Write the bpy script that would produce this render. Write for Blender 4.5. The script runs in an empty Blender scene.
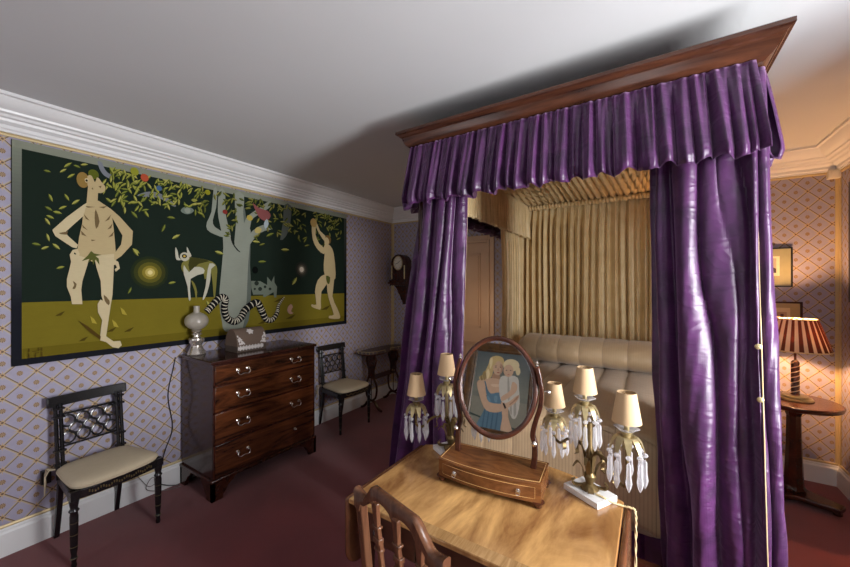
import bpy, bmesh, math, random
from math import sin, cos, pi, radians, sqrt, atan2
from mathutils import Vector, Matrix
random.seed(7)
C = bpy.context.scene.collection
# ------------------------------------------------------------------ survey of the room (metres)
F = 353.13; YAW = .56951; EYE = 1.55
XL, XR, YB, YF, ZC = -3.12, 1.22, 4.0, -1.5, 2.60
def _ray(x, y):
    a = (x-425)/F
    return Vector((-sin(YAW)+cos(YAW)*a, cos(YAW)+sin(YAW)*a, (284.4-y)/F))
def onX(x, y, X):
    d = _ray(x, y); return Vector((0, 0, EYE)) + d*(X/d.x)
def onY(x, y, Y):
    d = _ray(x, y); return Vector((0, 0, EYE)) + d*(Y/d.y)
def onZ(x, y, Z):
    d = _ray(x, y); return Vector((0, 0, EYE)) + d*((Z-EYE)/d.z)

# ------------------------------------------------------------------ materials
def lin(c):
    return tuple(((v/255)/12.92 if v <= 10 else (((v/255)+.055)/1.055)**2.4) for v in c)+(1,)
class NT:
    def __init__(s, name):
        s.mat = bpy.data.materials.new(name); s.mat.use_nodes = True
        s.t = s.mat.node_tree; s.n = s.t.nodes; s.l = s.t.links
        s.b = s.n['Principled BSDF']; s.out = s.n['Material Output']
    def new(s, k, **kw):
        n = s.n.new(k)
        for a, v in kw.items(): setattr(n, a, v)
        return n
    def put(s, sock, v):
        if hasattr(v, 'is_linked') or hasattr(v, 'links'): s.l.new(v, sock)
        else: sock.default_value = v
    def m(s, op, a, b=0.0, c=None):
        n = s.new('ShaderNodeMath', operation=op)
        s.put(n.inputs[0], a); s.put(n.inputs[1], b)
        if c is not None: s.put(n.inputs[2], c)
        return n.outputs[0]
    def mix(s, f, a, b):
        n = s.new('ShaderNodeMix', data_type='RGBA')
        s.put(n.inputs[0], f); s.put(n.inputs[6], a); s.put(n.inputs[7], b)
        return n.outputs[2]
    def step(s, v, lo, hi):
        n = s.new('ShaderNodeMapRange'); s.put(n.inputs[0], v)
        n.inputs[1].default_value = lo; n.inputs[2].default_value = hi
        return n.outputs[0]
    def noise(s, scale, detail=4, vec=None, dist=0., rough=.5):
        n = s.new('ShaderNodeTexNoise'); n.inputs['Scale'].default_value = scale
        n.inputs['Detail'].default_value = detail; n.inputs['Distortion'].default_value = dist
        n.inputs['Roughness'].default_value = rough
        if vec is not None: s.l.new(vec, n.inputs['Vector'])
        return n.outputs[0]
    def coord(s, scale=(1, 1, 1), kind='Object', rot=(0, 0, 0)):
        tc = s.new('ShaderNodeTexCoord'); mp = s.new('ShaderNodeMapping')
        mp.inputs['Scale'].default_value = scale; mp.inputs['Rotation'].default_value = rot
        s.l.new(tc.outputs[kind], mp.inputs[0]); return mp.outputs[0]
    def bump(s, h, strength=.3, dist=.005):
        n = s.new('ShaderNodeBump'); n.inputs['Strength'].default_value = strength
        n.inputs['Distance'].default_value = dist; s.l.new(h, n.inputs['Height'])
        s.l.new(n.outputs[0], s.b.inputs['Normal'])
    def set(s, **kw):
        for k, v in kw.items(): s.put(s.b.inputs[k.replace('_', ' ')], v)
        return s.mat
def plain(name, c, rough=.5, metal=0., var=.12, scale=12, spec=.5, **kw):
    s = NT(name); f = s.noise(scale, 3, s.coord())
    a = lin(c); d = tuple(v*(1-var) for v in a[:3])+(1,); e = tuple(min(1, v*(1+var)) for v in a[:3])+(1,)
    s.put(s.b.inputs['Base Color'], s.mix(f, d, e))
    s.set(Roughness=rough, Metallic=metal)
    s.b.inputs['Specular IOR Level'].default_value = spec
    for k, v in kw.items(): s.b.inputs[k.replace('_', ' ')].default_value = v
    return s.mat
def wood(name, c1, c2, rough=.25, stretch=(1, 8, 8), scale=3, contrast=(.3, .7), fine=.25, spec=.5, dist=1.2):
    s = NT(name); v = s.coord(stretch)
    f = s.step(s.noise(scale, 6, v, dist, .6), *contrast)
    g = s.noise(scale*14, 3, s.coord(tuple(k*k**.3 for k in stretch)))
    col = s.mix(f, lin(c1), lin(c2))
    dk = tuple(x*.55 for x in lin(c1)[:3])+(1,)
    col = s.mix(s.m('MULTIPLY', g, fine), col, dk)
    s.put(s.b.inputs['Base Color'], col); s.set(Roughness=rough)
    s.b.inputs['Specular IOR Level'].default_value = spec
    return s.mat
def silk(name, c1, c2, rough=.38, wr=.35, sheen=.5, sheen_col=(200, 170, 235)):
    s = NT(name); v = s.coord((1, 1, 1))
    n = s.noise(9, 4, v, .6); lw = s.new('ShaderNodeLayerWeight'); lw.inputs[0].default_value = .35
    col = s.mix(s.step(n, .3, .7), lin(c1), lin(c2))
    s.put(s.b.inputs['Base Color'], col); s.set(Roughness=rough)
    s.b.inputs['Sheen Weight'].default_value = sheen; s.b.inputs['Sheen Roughness'].default_value = .45
    s.b.inputs['Sheen Tint'].default_value = lin(sheen_col)
    w0 = s.noise(6, 2, s.coord((1, 1, 2.4), rot=(.5, .5, 0)), .6)
    w = s.m('ADD', s.m('MULTIPLY', s.m('ABSOLUTE', s.m('SUBTRACT', w0, .5)), -2.2), s.m('MULTIPLY', s.noise(30, 2, s.coord((1, 1, 2))), .12))
    slub = s.noise(60, 2, s.coord((.3, .3, 6)))
    s.bump(s.m('ADD', w, s.m('MULTIPLY', slub, .15)), wr, .012)
    return s.mat
def wallpaper(name, ax, u0, z0):
    W, H = .1325, .1353
    s = NT(name); tc = s.new('ShaderNodeNewGeometry'); sp = s.new('ShaderNodeSeparateXYZ')
    s.l.new(tc.outputs['Position'], sp.inputs[0])
    p = s.m('DIVIDE', s.m('SUBTRACT', sp.outputs[ax], u0), W)
    q = s.m('DIVIDE', s.m('SUBTRACT', sp.outputs[2], z0), H)
    a = s.m('FRACT', s.m('ADD', s.m('ADD', p, q), 100)); b = s.m('FRACT', s.m('ADD', s.m('SUBTRACT', p, q), 100))
    da = s.m('ABSOLUTE', s.m('SUBTRACT', a, .5)); db = s.m('ABSOLUTE', s.m('SUBTRACT', b, .5))
    line = s.step(s.m('MAXIMUM', da, db), .436, .446)
    edge = s.step(s.m('MAXIMUM', da, db), .415, .436)
    ca = s.m('SUBTRACT', a, .5); cb = s.m('SUBTRACT', b, .5)
    dp = s.m('MULTIPLY', s.m('ADD', ca, cb), W/2); dq = s.m('MULTIPLY', s.m('SUBTRACT', ca, cb), H/2)
    def ell(x, y, rx, ry):
        return s.m('ADD', s.m('POWER', s.m('DIVIDE', x, rx), 2), s.m('POWER', s.m('DIVIDE', y, ry), 2))
    e = ell(dp, s.m('ADD', dq, .001), .0130, .0145)
    motif = s.step(e, 1.1, .85); ring = s.step(s.m('ABSOLUTE', s.m('SUBTRACT', e, .45)), .16, .08)
    ang = s.m('SINE', s.m('MULTIPLY', s.m('ARCTAN2', dq, dp), 9))
    ra = s.m('SUBTRACT', s.m('FRACT', s.m('ADD', a, .5)), .5); rb = s.m('SUBTRACT', s.m('FRACT', s.m('ADD', b, .5)), .5)
    np_ = s.m('MULTIPLY', s.m('ADD', ra, rb), W/2); nq = s.m('MULTIPLY', s.m('SUBTRACT', ra, rb), H/2)
    star = s.step(ell(np_, nq, .010, .010), 1.1, .8)
    rx = s.step(ell(np_, nq, .028, .0022), 1.2, .8); ry = s.step(ell(np_, nq, .0022, .024), 1.2, .8)
    star = s.m('MAXIMUM', star, s.m('MAXIMUM', rx, ry))
    base = s.mix(s.noise(40, 2, s.coord()), lin((152, 147, 168)), lin((164, 159, 179)))
    tw = s.m('SINE', s.m('MULTIPLY', p, 300))
    rope = s.mix(s.step(tw, -1, 1), lin((112, 90, 70)), lin((152, 130, 100)))
    hi = s.step(s.m('ADD', s.m('MAXIMUM', s.m('MULTIPLY', ca, s.step(da, .44, .45)), s.m('MULTIPLY', cb, s.step(db, .44, .45))), 0), .05, .2)
    rope = s.mix(s.m('MULTIPLY', hi, .55), rope, lin((206, 190, 158)))
    rope = s.mix(s.m('MULTIPLY', s.m('SUBTRACT', 1, hi), .5), rope, lin((84, 62, 50)))
    c = s.mix(s.m('MULTIPLY', edge, .25), base, lin((235, 225, 225)))
    c = s.mix(line, c, rope)
    mcol = s.mix(s.step(ang, -.6, .8), lin((112, 88, 68)), lin((184, 156, 120)))
    c = s.mix(motif, c, mcol); c = s.mix(s.m('MULTIPLY', s.m('MULTIPLY', motif, ring), .35), c, lin((100, 76, 60)))
    c = s.mix(star, c, s.mix(s.step(ell(np_, nq, .006, .006), 1.3, .7), lin((190, 160, 114)), lin((104, 80, 62))))
    s.put(s.b.inputs['Base Color'], c); s.set(Roughness=.62)
    return s.mat
M = {}
M['wp_left'] = wallpaper('trellis wallpaper left', 1, .397, .488)
M['wp_back'] = wallpaper('trellis wallpaper back', 0, onY(807.5, 242.4, YB).x, onY(807.5, 242.4, YB).z)
M['wp_right'] = wallpaper('trellis wallpaper right', 1, .397, .488)
def carpet():
    s = NT('burgundy carpet'); v = s.coord()
    f = s.noise(2.2, 5, v, .4); g = s.noise(400, 2, v)
    c = s.mix(s.step(f, .3, .7), lin((106, 38, 42)), lin((126, 48, 50)))
    c = s.mix(s.m('MULTIPLY', g, .35), c, lin((70, 28, 34)))
    s.put(s.b.inputs['Base Color'], c); s.set(Roughness=.95)
    s.b.inputs['Sheen Weight'].default_value = .3; s.b.inputs['Specular IOR Level'].default_value = .1
    s.bump(g, .5, .003); return s.mat
M['carpet'] = carpet()
M['ceiling'] = plain('ceiling paint', (206, 207, 208), .8, var=.03, scale=2, spec=.2)
M['white'] = plain('white gloss paint', (226, 226, 226), .35, var=.03)
M['gilt'] = plain('gilded fillet', (200, 180, 136), .45, .25)
M['door'] = plain('stone coloured door paint', (214, 180, 150), .45, var=.05)
M['mahog'] = wood('flame mahogany', (30, 15, 11), (112, 62, 34), .2, (7, 1.2, 9), 1.6, (.35, .68))
M['mahog_side'] = wood('plain mahogany', (44, 22, 18), (66, 34, 26), .16, (5, 5, 1), 2.5)
M['mahog_dark'] = wood('dark mahogany', (38, 18, 12), (74, 34, 20), .25, (5, 5, 5), 2)
M['cornice'] = wood('polished cornice wood', (42, 22, 15), (92, 54, 36), .22, (1, 9, 9), 2)
M['lamp_wood'] = wood('pedestal table mahogany', (44, 22, 14), (84, 42, 26), .25, (2, 5, 5), 2)
M['top'] = wood('figured faded walnut', (112, 64, 30), (236, 184, 116), .2, (3.0, .9, 2), 1.15, (.3, .66), .3, .6, 2.4)
M['leaf_wood'] = wood('drop leaf wood darkened for shade', (78, 46, 30), (124, 78, 50), .25, (6, 2, 3), 2)  # hanging leaves' shade put into the colour, darker than the table top
M['table_wood'] = wood('faded mahogany', (62, 34, 22), (92, 54, 34), .3, (2, 8, 8), 2)
M['band'] = wood('crossbanding', (146, 108, 64), (196, 154, 102), .25, (30, 3, 3), 2)
M['mirror_wood'] = wood('inlaid mahogany', (84, 48, 26), (148, 94, 52), .2, (2, 7, 7), 3)
M['frame_wood'] = wood('dressing mirror mahogany', (58, 30, 20), (92, 50, 34), .2, (3, 3, 6), 3)
M['chair_wood'] = wood('chair mahogany', (72, 44, 30), (118, 78, 54), .22, (8, 8, 1), 3)
M['ebony'] = plain('ebonised wood', (22, 22, 24), .22, var=.3, spec=.7)
M['gold'] = plain('gold paint', (104, 84, 50), .45, .4)
M['brass'] = plain('old brass', (182, 164, 122), .4, .65, var=.3, scale=60)
M['bronze'] = plain('dull bronze', (112, 92, 58), .42, .7, var=.35, scale=70)
M['steel'] = plain('polished nickel', (214, 206, 196), .2, .95)
M['silver'] = plain('silvered mercury glass', (206, 198, 188), .22, .8)
M['marble'] = plain('white marble', (226, 224, 222), .25, var=.08, scale=30)
M['parch'] = plain('parchment', (200, 168, 128), .7, var=.05)
M['cream_cloth'] = plain('cream cotton', (190, 175, 148), .85, var=.06, scale=30)
M['purple'] = silk('purple taffeta', (44, 16, 50), (76, 32, 80), .38, .42, .5, (215, 175, 220))
M['purple_dk'] = silk('purple skirt taffeta', (52, 18, 56), (70, 26, 76), .42, .3, .3, (215, 175, 220))
M['beige_silk'] = silk('gold beige silk', (216, 188, 136), (232, 208, 160), .36, .2, .3, (255, 240, 210))
M['lining'] = silk('cream silk edging', (214, 190, 140), (228, 206, 160), .4, .1, .2, (255, 240, 210))
def quilt(name, u0, striped):
    s = NT(name); tc = s.new('ShaderNodeNewGeometry'); sp = s.new('ShaderNodeSeparateXYZ')
    s.l.new(tc.outputs['Position'], sp.inputs[0])
    w = s.m('SINE', s.m('MULTIPLY', sp.outputs[0], 2*pi/.0165))
    c = s.mix(s.noise(20, 3, s.coord()), lin((180, 152, 116)), lin((192, 164, 128)))
    k = .3 if striped else .08
    sm = s.m('ABSOLUTE', s.m('SINE', s.m('MULTIPLY', s.m('SUBTRACT', sp.outputs[0], .02), pi/.17)))
    c = s.mix(s.m('MULTIPLY', s.step(sm, .05, .02), .45), c, lin((96, 70, 52)))
    c = s.mix(s.m('MULTIPLY', s.step(w, .2, .9), k), c, lin((120, 88, 64)))
    s.put(s.b.inputs['Base Color'], c); s.set(Roughness=.45)
    s.b.inputs['Sheen Weight'].default_value = .3
    s.bump(s.noise(14, 4, s.coord((1, 2.5, 1)), .8), .35, .01); return s.mat
M['quilt'] = quilt('quilted silk', 0, False)
M['ribbed'] = quilt('ribbed silk', 0, True)
def glassm(name, col=(1, 1, 1, 1), rough=.02, mixw=.5):
    s = NT(name); t = s.new('ShaderNodeBsdfTranslucent'); dd = s.new('ShaderNodeBsdfDiffuse'); tp = s.new('ShaderNodeBsdfTransparent'); m1 = s.new('ShaderNodeMixShader'); m2 = s.new('ShaderNodeMixShader'); m3 = s.new('ShaderNodeMixShader')
    t.inputs[0].default_value = dd.inputs[0].default_value = (.93, .92, .95, 1); m1.inputs[0].default_value = .5; m2.inputs[0].default_value = .52; m3.inputs[0].default_value = .3
    s.l.new(t.outputs[0], m1.inputs[1]); s.l.new(dd.outputs[0], m1.inputs[2]); s.l.new(s.b.outputs[0], m2.inputs[1]); s.l.new(m1.outputs[0], m2.inputs[2]); s.l.new(m2.outputs[0], m3.inputs[1]); s.l.new(tp.outputs[0], m3.inputs[2]); s.l.new(m3.outputs[0], s.out.inputs[0])
    s.set(Base_Color=col, Roughness=rough); s.b.inputs['Transmission Weight'].default_value = 1.
    s.b.inputs['IOR'].default_value = 1.5; return s.mat
M['crystal'] = glassm('cut crystal', (.97, .97, 1, 1))
def pane():
    s = NT('window pane'); t = s.new('ShaderNodeBsdfTransparent'); g = s.new('ShaderNodeBsdfGlossy')
    g.inputs['Roughness'].default_value = .02; mx = s.new('ShaderNodeMixShader')
    mx.inputs[0].default_value = .06; s.l.new(t.outputs[0], mx.inputs[1]); s.l.new(g.outputs[0], mx.inputs[2])
    s.l.new(mx.outputs[0], s.out.inputs[0]); return s.mat
M['pane'] = pane()
s_ = NT('silvered mirror'); M['mirror'] = s_.set(Base_Color=(.86, .88, .86, 1), Metallic=1., Roughness=.015)
def globe():
    s = NT('frosted glass globe'); s.set(Base_Color=lin((186, 178, 164)), Roughness=.34)
    s.b.inputs['Transmission Weight'].default_value = .35; s.b.inputs['Coat Weight'].default_value = .6; return s.mat
M['globe'] = globe()
def pleatshade():
    s = NT('pleated silk shade'); tc = s.coord(); sp = s.new('ShaderNodeSeparateXYZ'); s.l.new(tc, sp.inputs[0])
    a = s.m('ARCTAN2', sp.outputs[1], sp.outputs[0]); w = s.m('SINE', s.m('MULTIPLY', a, 24))
    c = s.mix(s.step(w, -.15, .15), lin((112, 66, 52)), lin((240, 224, 200)))
    t = s.new('ShaderNodeBsdfTranslucent'); d = s.new('ShaderNodeBsdfDiffuse'); mx = s.new('ShaderNodeMixShader')
    mx.inputs[0].default_value = .30; s.l.new(c, t.inputs[0]); s.l.new(c, d.inputs[0])
    s.l.new(d.outputs[0], mx.inputs[1]); s.l.new(t.outputs[0], mx.inputs[2]); s.l.new(mx.outputs[0], s.out.inputs[0])
    return s.mat
M['pleatshade'] = pleatshade()
s_ = NT('lit bulb'); s_.b.inputs['Emission Color'].default_value = (1, .68, .36, 1); s_.b.inputs['Emission Strength'].default_value = 25
M['bulb'] = s_.mat
M['black'] = plain('black lacquer', (16, 15, 16), .35)
M['plastic_w'] = plain('white plastic', (220, 214, 200), .4, var=.02)
def flat(c, name='dyed wool'):
    k = ('f',)+tuple(c)
    if k not in M:
        s = NT(name); v = s.coord((1, 1, 1)); n = s.noise(8, 3, v); g = s.noise(220, 2, s.coord((1, .12, 1)))
        a = lin(c); b = tuple(x*.75 for x in a[:3])+(1,)
        s.put(s.b.inputs['Base Color'], s.mix(s.m('MULTIPLY', s.m('ADD', n, g), .5), a, b)); s.set(Roughness=.9)
        s.b.inputs['Specular IOR Level'].default_value = .1; s.bump(g, .2, .002); M[k] = s.mat
    return M[k]
def paint(c):
    k = ('p',)+tuple(c)
    if k not in M: M[k] = plain('oil paint', c, .4, var=.1, scale=25)
    return M[k]

# ------------------------------------------------------------------ mesh builder
class MB:
    def __init__(s, M4=None): s.bm = bmesh.new(); s.mi = 0; s.M = M4
    def v(s, p):
        p = Vector(p); return s.bm.verts.new(s.M @ p if s.M else p)
    def f(s, vs):
        try: fc = s.bm.faces.new(vs)
        except ValueError: return
        fc.material_index = s.mi; fc.smooth = True; return fc
    def box(s, x0, x1, y0, y1, z0, z1):
        a = [s.v((x, y, z)) for z in (z0, z1) for y in (y0, y1) for x in (x0, x1)]
        for q in ((0, 2, 3, 1), (4, 5, 7, 6), (0, 1, 5, 4), (2, 6, 7, 3), (0, 4, 6, 2), (1, 3, 7, 5)): s.f([a[i] for i in q])
        return s
    def ring(s, c, u, w, r, n): return [s.v(c+u*(r*cos(2*pi*i/n))+w*(r*sin(2*pi*i/n))) for i in range(n)]
    def skin(s, rings, cap=True, close=False):
        n = len(rings[0]); R = rings+[rings[0]] if close else rings
        for a, b in zip(R, R[1:]):
            for i in range(n): s.f([a[i], a[(i+1) % n], b[(i+1) % n], b[i]])
        if cap and not close: s.f(rings[0][::-1]); s.f(rings[-1])
        return s
    def tube(s, pts, r, n=10, close=False):
        pts = [Vector(p) for p in pts]; k = len(pts)
        rs = r if isinstance(r, (list, tuple)) else [r]*k
        rings = []; u = None
        for i, p in enumerate(pts):
            a = pts[(i-1) % k] if (i > 0 or close) else p; b = pts[(i+1) % k] if (i < k-1 or close) else p
            t = (b-a).normalized()
            if u is None:
                u = t.orthogonal().normalized()
            u = (u-t*u.dot(t)).normalized(); w = t.cross(u)
            rings.append(s.ring(p, u, w, rs[i], n))
        return s.skin(rings, close=close)
    def lathe(s, prof, c=(0, 0, 0), n=24, sx=1, sy=1):
        c = Vector(c)
        rings = [[s.v(c+Vector((r*cos(2*pi*i/n)*sx, r*sin(2*pi*i/n)*sy, z))) for i in range(n)] for r, z in prof]
        return s.skin(rings)
    def prism(s, poly, fn, t0, t1):
        """poly of 2-D points, fn(a, b, t) -> 3-D"""
        A = [s.v(fn(a, b, t0)) for a, b in poly]; B = [s.v(fn(a, b, t1)) for a, b in poly]; n = len(poly)
        s.f(A[::-1]); s.f(B)
        for i in range(n): s.f([A[i], A[(i+1) % n], B[(i+1) % n], B[i]])
        return s
    def bar(s, pts, w, d, side):
        """rectangular section bar along pts; side = direction of the width w"""
        pts = [Vector(p) for p in pts]; side = Vector(side).normalized(); rings = []
        for i, p in enumerate(pts):
            t = (pts[min(i+1, len(pts)-1)]-pts[max(i-1, 0)]).normalized(); nn = t.cross(side).normalized()
            ww = w[i] if isinstance(w, list) else w; dd = d[i] if isinstance(d, list) else d
            rings.append([s.v(p+side*(ww/2*a)+nn*(dd/2*b)) for a, b in ((-1, -1), (1, -1), (1, 1), (-1, 1))])
        return s.skin(rings)
    def grid(s, fn, nu, nv):
        g = [[s.v(fn(i/nu, j/nv)) for i in range(nu+1)] for j in range(nv+1)]
        for j in range(nv):
            for i in range(nu): s.f([g[j][i], g[j][i+1], g[j+1][i+1], g[j+1][i]])
        return s
    def ngon(s, pts): return s.f([s.v(p) for p in pts])
    def build(s, name, mats, parent=None, flat_=False, bev=0, solid=0, autos=40, sub=0):
        bmesh.ops.recalc_face_normals(s.bm, faces=s.bm.faces)
        me = bpy.data.meshes.new(name); s.bm.to_mesh(me); s.bm.free()
        o = bpy.data.objects.new(name, me); C.objects.link(o)
        for m in (mats if isinstance(mats, (list, tuple)) else [mats]): me.materials.append(m)
        if flat_:
            for p in me.polygons: p.use_smooth = False
        elif autos:
            me.set_sharp_from_angle(angle=radians(autos))
        if parent: o.parent = parent
        if solid:
            k = o.modifiers.new('t', 'SOLIDIFY'); k.thickness = solid; k.offset = 0
        if bev:
            k = o.modifiers.new('b', 'BEVEL'); k.width = bev; k.segments = 2; k.limit_method = 'ANGLE'
        if sub:
            k = o.modifiers.new('s', 'SUBSURF'); k.levels = sub; k.render_levels = sub
        return o
def tag(o, label=None, cat=None, group=None, kind=None):
    if label: o['label'] = label
    if cat: o['category'] = cat
    if group: o['group'] = group
    if kind: o['kind'] = kind
    return o
def thing(name, loc, rz=0, label=None, cat=None, group=None):
    o = bpy.data.objects.new(name, None); C.objects.link(o); o.location = loc; o.rotation_euler = (0, 0, rz)
    o.empty_display_size = .05
    return tag(o, label, cat, group)
def struct(o): o['kind'] = 'structure'; return o
kids = {}
def copy_tree(o, parent=None):
    c = o.copy(); C.objects.link(c)
    if parent: c.parent = parent
    for ch in [k for k in list(C.objects) if k.parent == o and k != c]: copy_tree(ch, c)
    return c
def smooth_poly(pts, n=4, close=True):
    k = len(pts); out = []
    for i in range(k if close else k-1):
        p0, p1, p2, p3 = [Vector(pts[j % k]) if close else Vector(pts[min(max(j, 0), k-1)]) for j in (i-1, i, i+1, i+2)]
        for q in range(n):
            t = q/n
            out.append(.5*((2*p1)+(p2-p0)*t+(2*p0-5*p1+4*p2-p3)*t*t+(3*p1-p0-3*p2+p3)*t**3))
    if not close: out.append(Vector(pts[-1]))
    return out

# ------------------------------------------------------------------ the room
struct(MB().box(XL-.1, XR+.1, YF-.1, YB+.1, -.1, 0).build('floor', M['carpet']))
struct(MB().box(XL-.1, XR+.1, YF-.1, YB+.1, ZC, ZC+.1).build('ceiling', M['ceiling']))
struct(MB().box(XL-.1, XL, YF-.1, YB+.1, 0, ZC).build('wall_left', M['wp_left']))
DX0, DX1, DZ = -2.46, -1.66, 2.06                      # doorway in the back wall
b = MB(); b.box(XL, DX0, YB, YB+.1, 0, ZC); b.box(DX1, XR, YB, YB+.1, 0, ZC); b.box(DX0, DX1, YB, YB+.1, DZ, ZC)
struct(b.build('wall_back', M['wp_back']))
WY0, WY1, WZ0, WZ1 = .62, 1.56, .55, 2.3                # window in the right wall
b = MB(); b.box(XR, XR+.1, YF-.1, WY0, 0, ZC); b.box(XR, XR+.1, WY1, YB+.1, 0, ZC)
b.box(XR, XR+.1, WY0, WY1, 0, WZ0); b.box(XR, XR+.1, WY0, WY1, WZ1, ZC)
struct(b.build('wall_right', M['wp_right']))
VX0, VX1 = -.45, .25                                    # window in the front wall
UX0, UX1 = -2.75, -1.75                                 # and a second one left of the portrait
b = MB(); b.box(XL, UX0, YF-.1, YF, 0, ZC); b.box(UX1, VX0, YF-.1, YF, 0, ZC); b.box(VX1, XR, YF-.1, YF, 0, ZC)
for q0, q1 in ((VX0, VX1), (UX0, UX1)): b.box(q0, q1, YF-.1, YF, 0, WZ0); b.box(q0, q1, YF-.1, YF, WZ1, ZC)
struct(b.build('wall_front', M['wp_back']))
def window(n, fn, a0, a1):
    b = MB()
    def bx(u0, u1, t0, t1, z0, z1):
        p, q = fn(u0, t0), fn(u1, t1); b.box(min(p[0], q[0]), max(p[0], q[0]), min(p[1], q[1]), max(p[1], q[1]), z0, z1)
    for u in (a0, a1-.06): bx(u, u+.06, .01, .09, WZ0, WZ1)
    for z in (WZ0, WZ1-.06, (WZ0+WZ1)/2-.025): bx(a0, a1, .01, .09, z, z+.06)
    for i in (1, 2): u = a0+(a1-a0)*i/3; bx(u-.01, u+.01, .035, .065, WZ0, WZ1)
    for i in (1, 3, 4): z = WZ0+(WZ1-WZ0)*i/5; bx(a0, a1, .035, .065, z-.01, z+.01)
    w = struct(b.build('window_%d' % n, M['white']))
    b = MB(); p, q = fn(a0+.03, .048), fn(a1-.03, .052)
    b.box(min(p[0], q[0]), max(p[0], q[0]), min(p[1], q[1]), max(p[1], q[1]), WZ0+.03, WZ1-.03)
    b.build('window_pane', M['pane'], w)
    b = MB()
    for u0, u1, z0, z1 in ((a0-.09, a0, WZ0-.05, WZ1+.09), (a1, a1+.09, WZ0-.05, WZ1+.09), (a0-.09, a1+.09, WZ1, WZ1+.09), (a0-.12, a1+.12, WZ0-.05, WZ0)):
        p, q = fn(u0, -.025), fn(u1, 0); b.box(min(p[0], q[0]), max(p[0], q[0]), min(p[1], q[1]), max(p[1], q[1]), z0, z1)
    b.build('window_surround', M['white'], w, bev=.004)
window(1, lambda u, t: (XR+t, u), WY0, WY1)
window(2, lambda u, t: (u, YF-t), VX0, VX1); window(3, lambda u, t: (u, YF-t), UX0, UX1)
# cornices, fillets, skirtings run round the room
CP = [(0, 2.42), (.022, 2.42), (.022, 2.432), (.03, 2.44), (.03, 2.458), (.055, 2.472), (.06, 2.486), (.078, 2.49), (.085, 2.503),
      (.102, 2.51), (.105, 2.522), (.12, 2.53), (.14, 2.548), (.152, 2.572), (.158, 2.58), (.175, 2.582), (.175, ZC), (0, ZC)]
BP = [(0, 0), (.022, 0), (.022, .128), (.018, .136), (.014, .140), (.013, .150), (.008, .158), (0, .158)]
sides = {'left': lambda o, s, z: (XL+o, s, z), 'right': lambda o, s, z: (XR-o, s, z), 'back': lambda o, s, z: (s, YB-o, z), 'front': lambda o, s, z: (s, YF+o, z)}
rng = {'left': (YF, YB), 'right': (YF, YB), 'back': (XL, XR), 'front': (XL, XR)}
def run(prof, side, s0, s1, name, mat, mitre=True):
    fn = sides[side]; b = MB(); A = []; B = []
    for o, z in prof:
        k = o if mitre else 0
        A.append(b.v(fn(o, s0+(k if s0 == rng[side][0] else 0), z))); B.append(b.v(fn(o, s1-(k if s1 == rng[side][1] else 0), z)))
    n = len(prof); b.f(A); b.f(B[::-1])
    for i in range(n): b.f([A[i], A[(i+1) % n], B[(i+1) % n], B[i]])
    return struct(b.build(name, mat, autos=25))
k = 1
for sd in ('left', 'back', 'right', 'front'):
    run(CP, sd, *rng[sd], 'trim_%d' % k, M['white']); k += 1
    run([(0, 2.402), (.010, 2.402), (.014, 2.411), (.010, 2.42), (0, 2.42)], sd, *rng[sd], 'trim_%d' % k, M['gilt']); k += 1
    segs = [(XL, DX0-.09), (DX1+.09, XR)] if sd == 'back' else [rng[sd]]
    for sg in segs:
        run(BP, sd, *sg, 'baseboard_%s' % sd, M['white'])
        run([(0, .158), (.009, .158), (.012, .166), (.009, .174), (0, .174)], sd, *sg, 'trim_%d' % k, M['gilt']); k += 1
def upright(x0, x1, y0, y1):
    global k
    struct(MB().box(x0, x1, y0, y1, .174, 2.402).build('trim_%d' % k, M['gilt'], bev=.003)); k += 1
upright(XL, XL+.008, YB-.022, YB); upright(XL+.008, XL+.04, YB-.008, YB)
upright(XR-.026, XR, YB-.008, YB); upright(XR-.008, XR, YB-.034, YB-.008)
# door
b = MB(); b.box(DX0, DX1, YB+.01, YB+.05, .005, DZ); d = struct(b.build('door_1', M['door']))
b = MB()
for x0, x1 in ((DX0+.1, (DX0+DX1)/2-.05), ((DX0+DX1)/2+.05, DX1-.1)):
    for z0, z1 in ((.22, .85), (1.02, 1.93)):
        for t, (p, q) in enumerate(((0, .012), (.028, .006))):
            b.box(x0+p, x1-p, YB-.001 if t == 0 else YB+.002, YB+.012, z0+p, z0+p+.014); b.box(x0+p, x1-p, YB-.001 if t == 0 else YB+.002, YB+.012, z1-p-.014, z1-p)
            b.box(x0+p, x0+p+.014, YB-.001, YB+.012, z0+p, z1-p); b.box(x1-p-.014, x1-p, YB-.001, YB+.012, z0+p, z1-p)
b.build('panel_moulding', M['door'], d)
b = MB()
for z in (.35, 1.78): b.box(DX1-.012, DX1, YB-.004, YB+.012, z, z+.09)
b.build('hinge', M['brass'], d)
b = MB()
for t, w in ((.018, .085), (.03, .03)):
    b.box(DX0-w, DX0, YB-t, YB, 0, DZ+w); b.box(DX1, DX1+w, YB-t, YB, 0, DZ+w); b.box(DX0, DX1, YB-t, YB, DZ, DZ+w)
b.build('door_architrave', M['door'], d, bev=.004)

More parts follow.
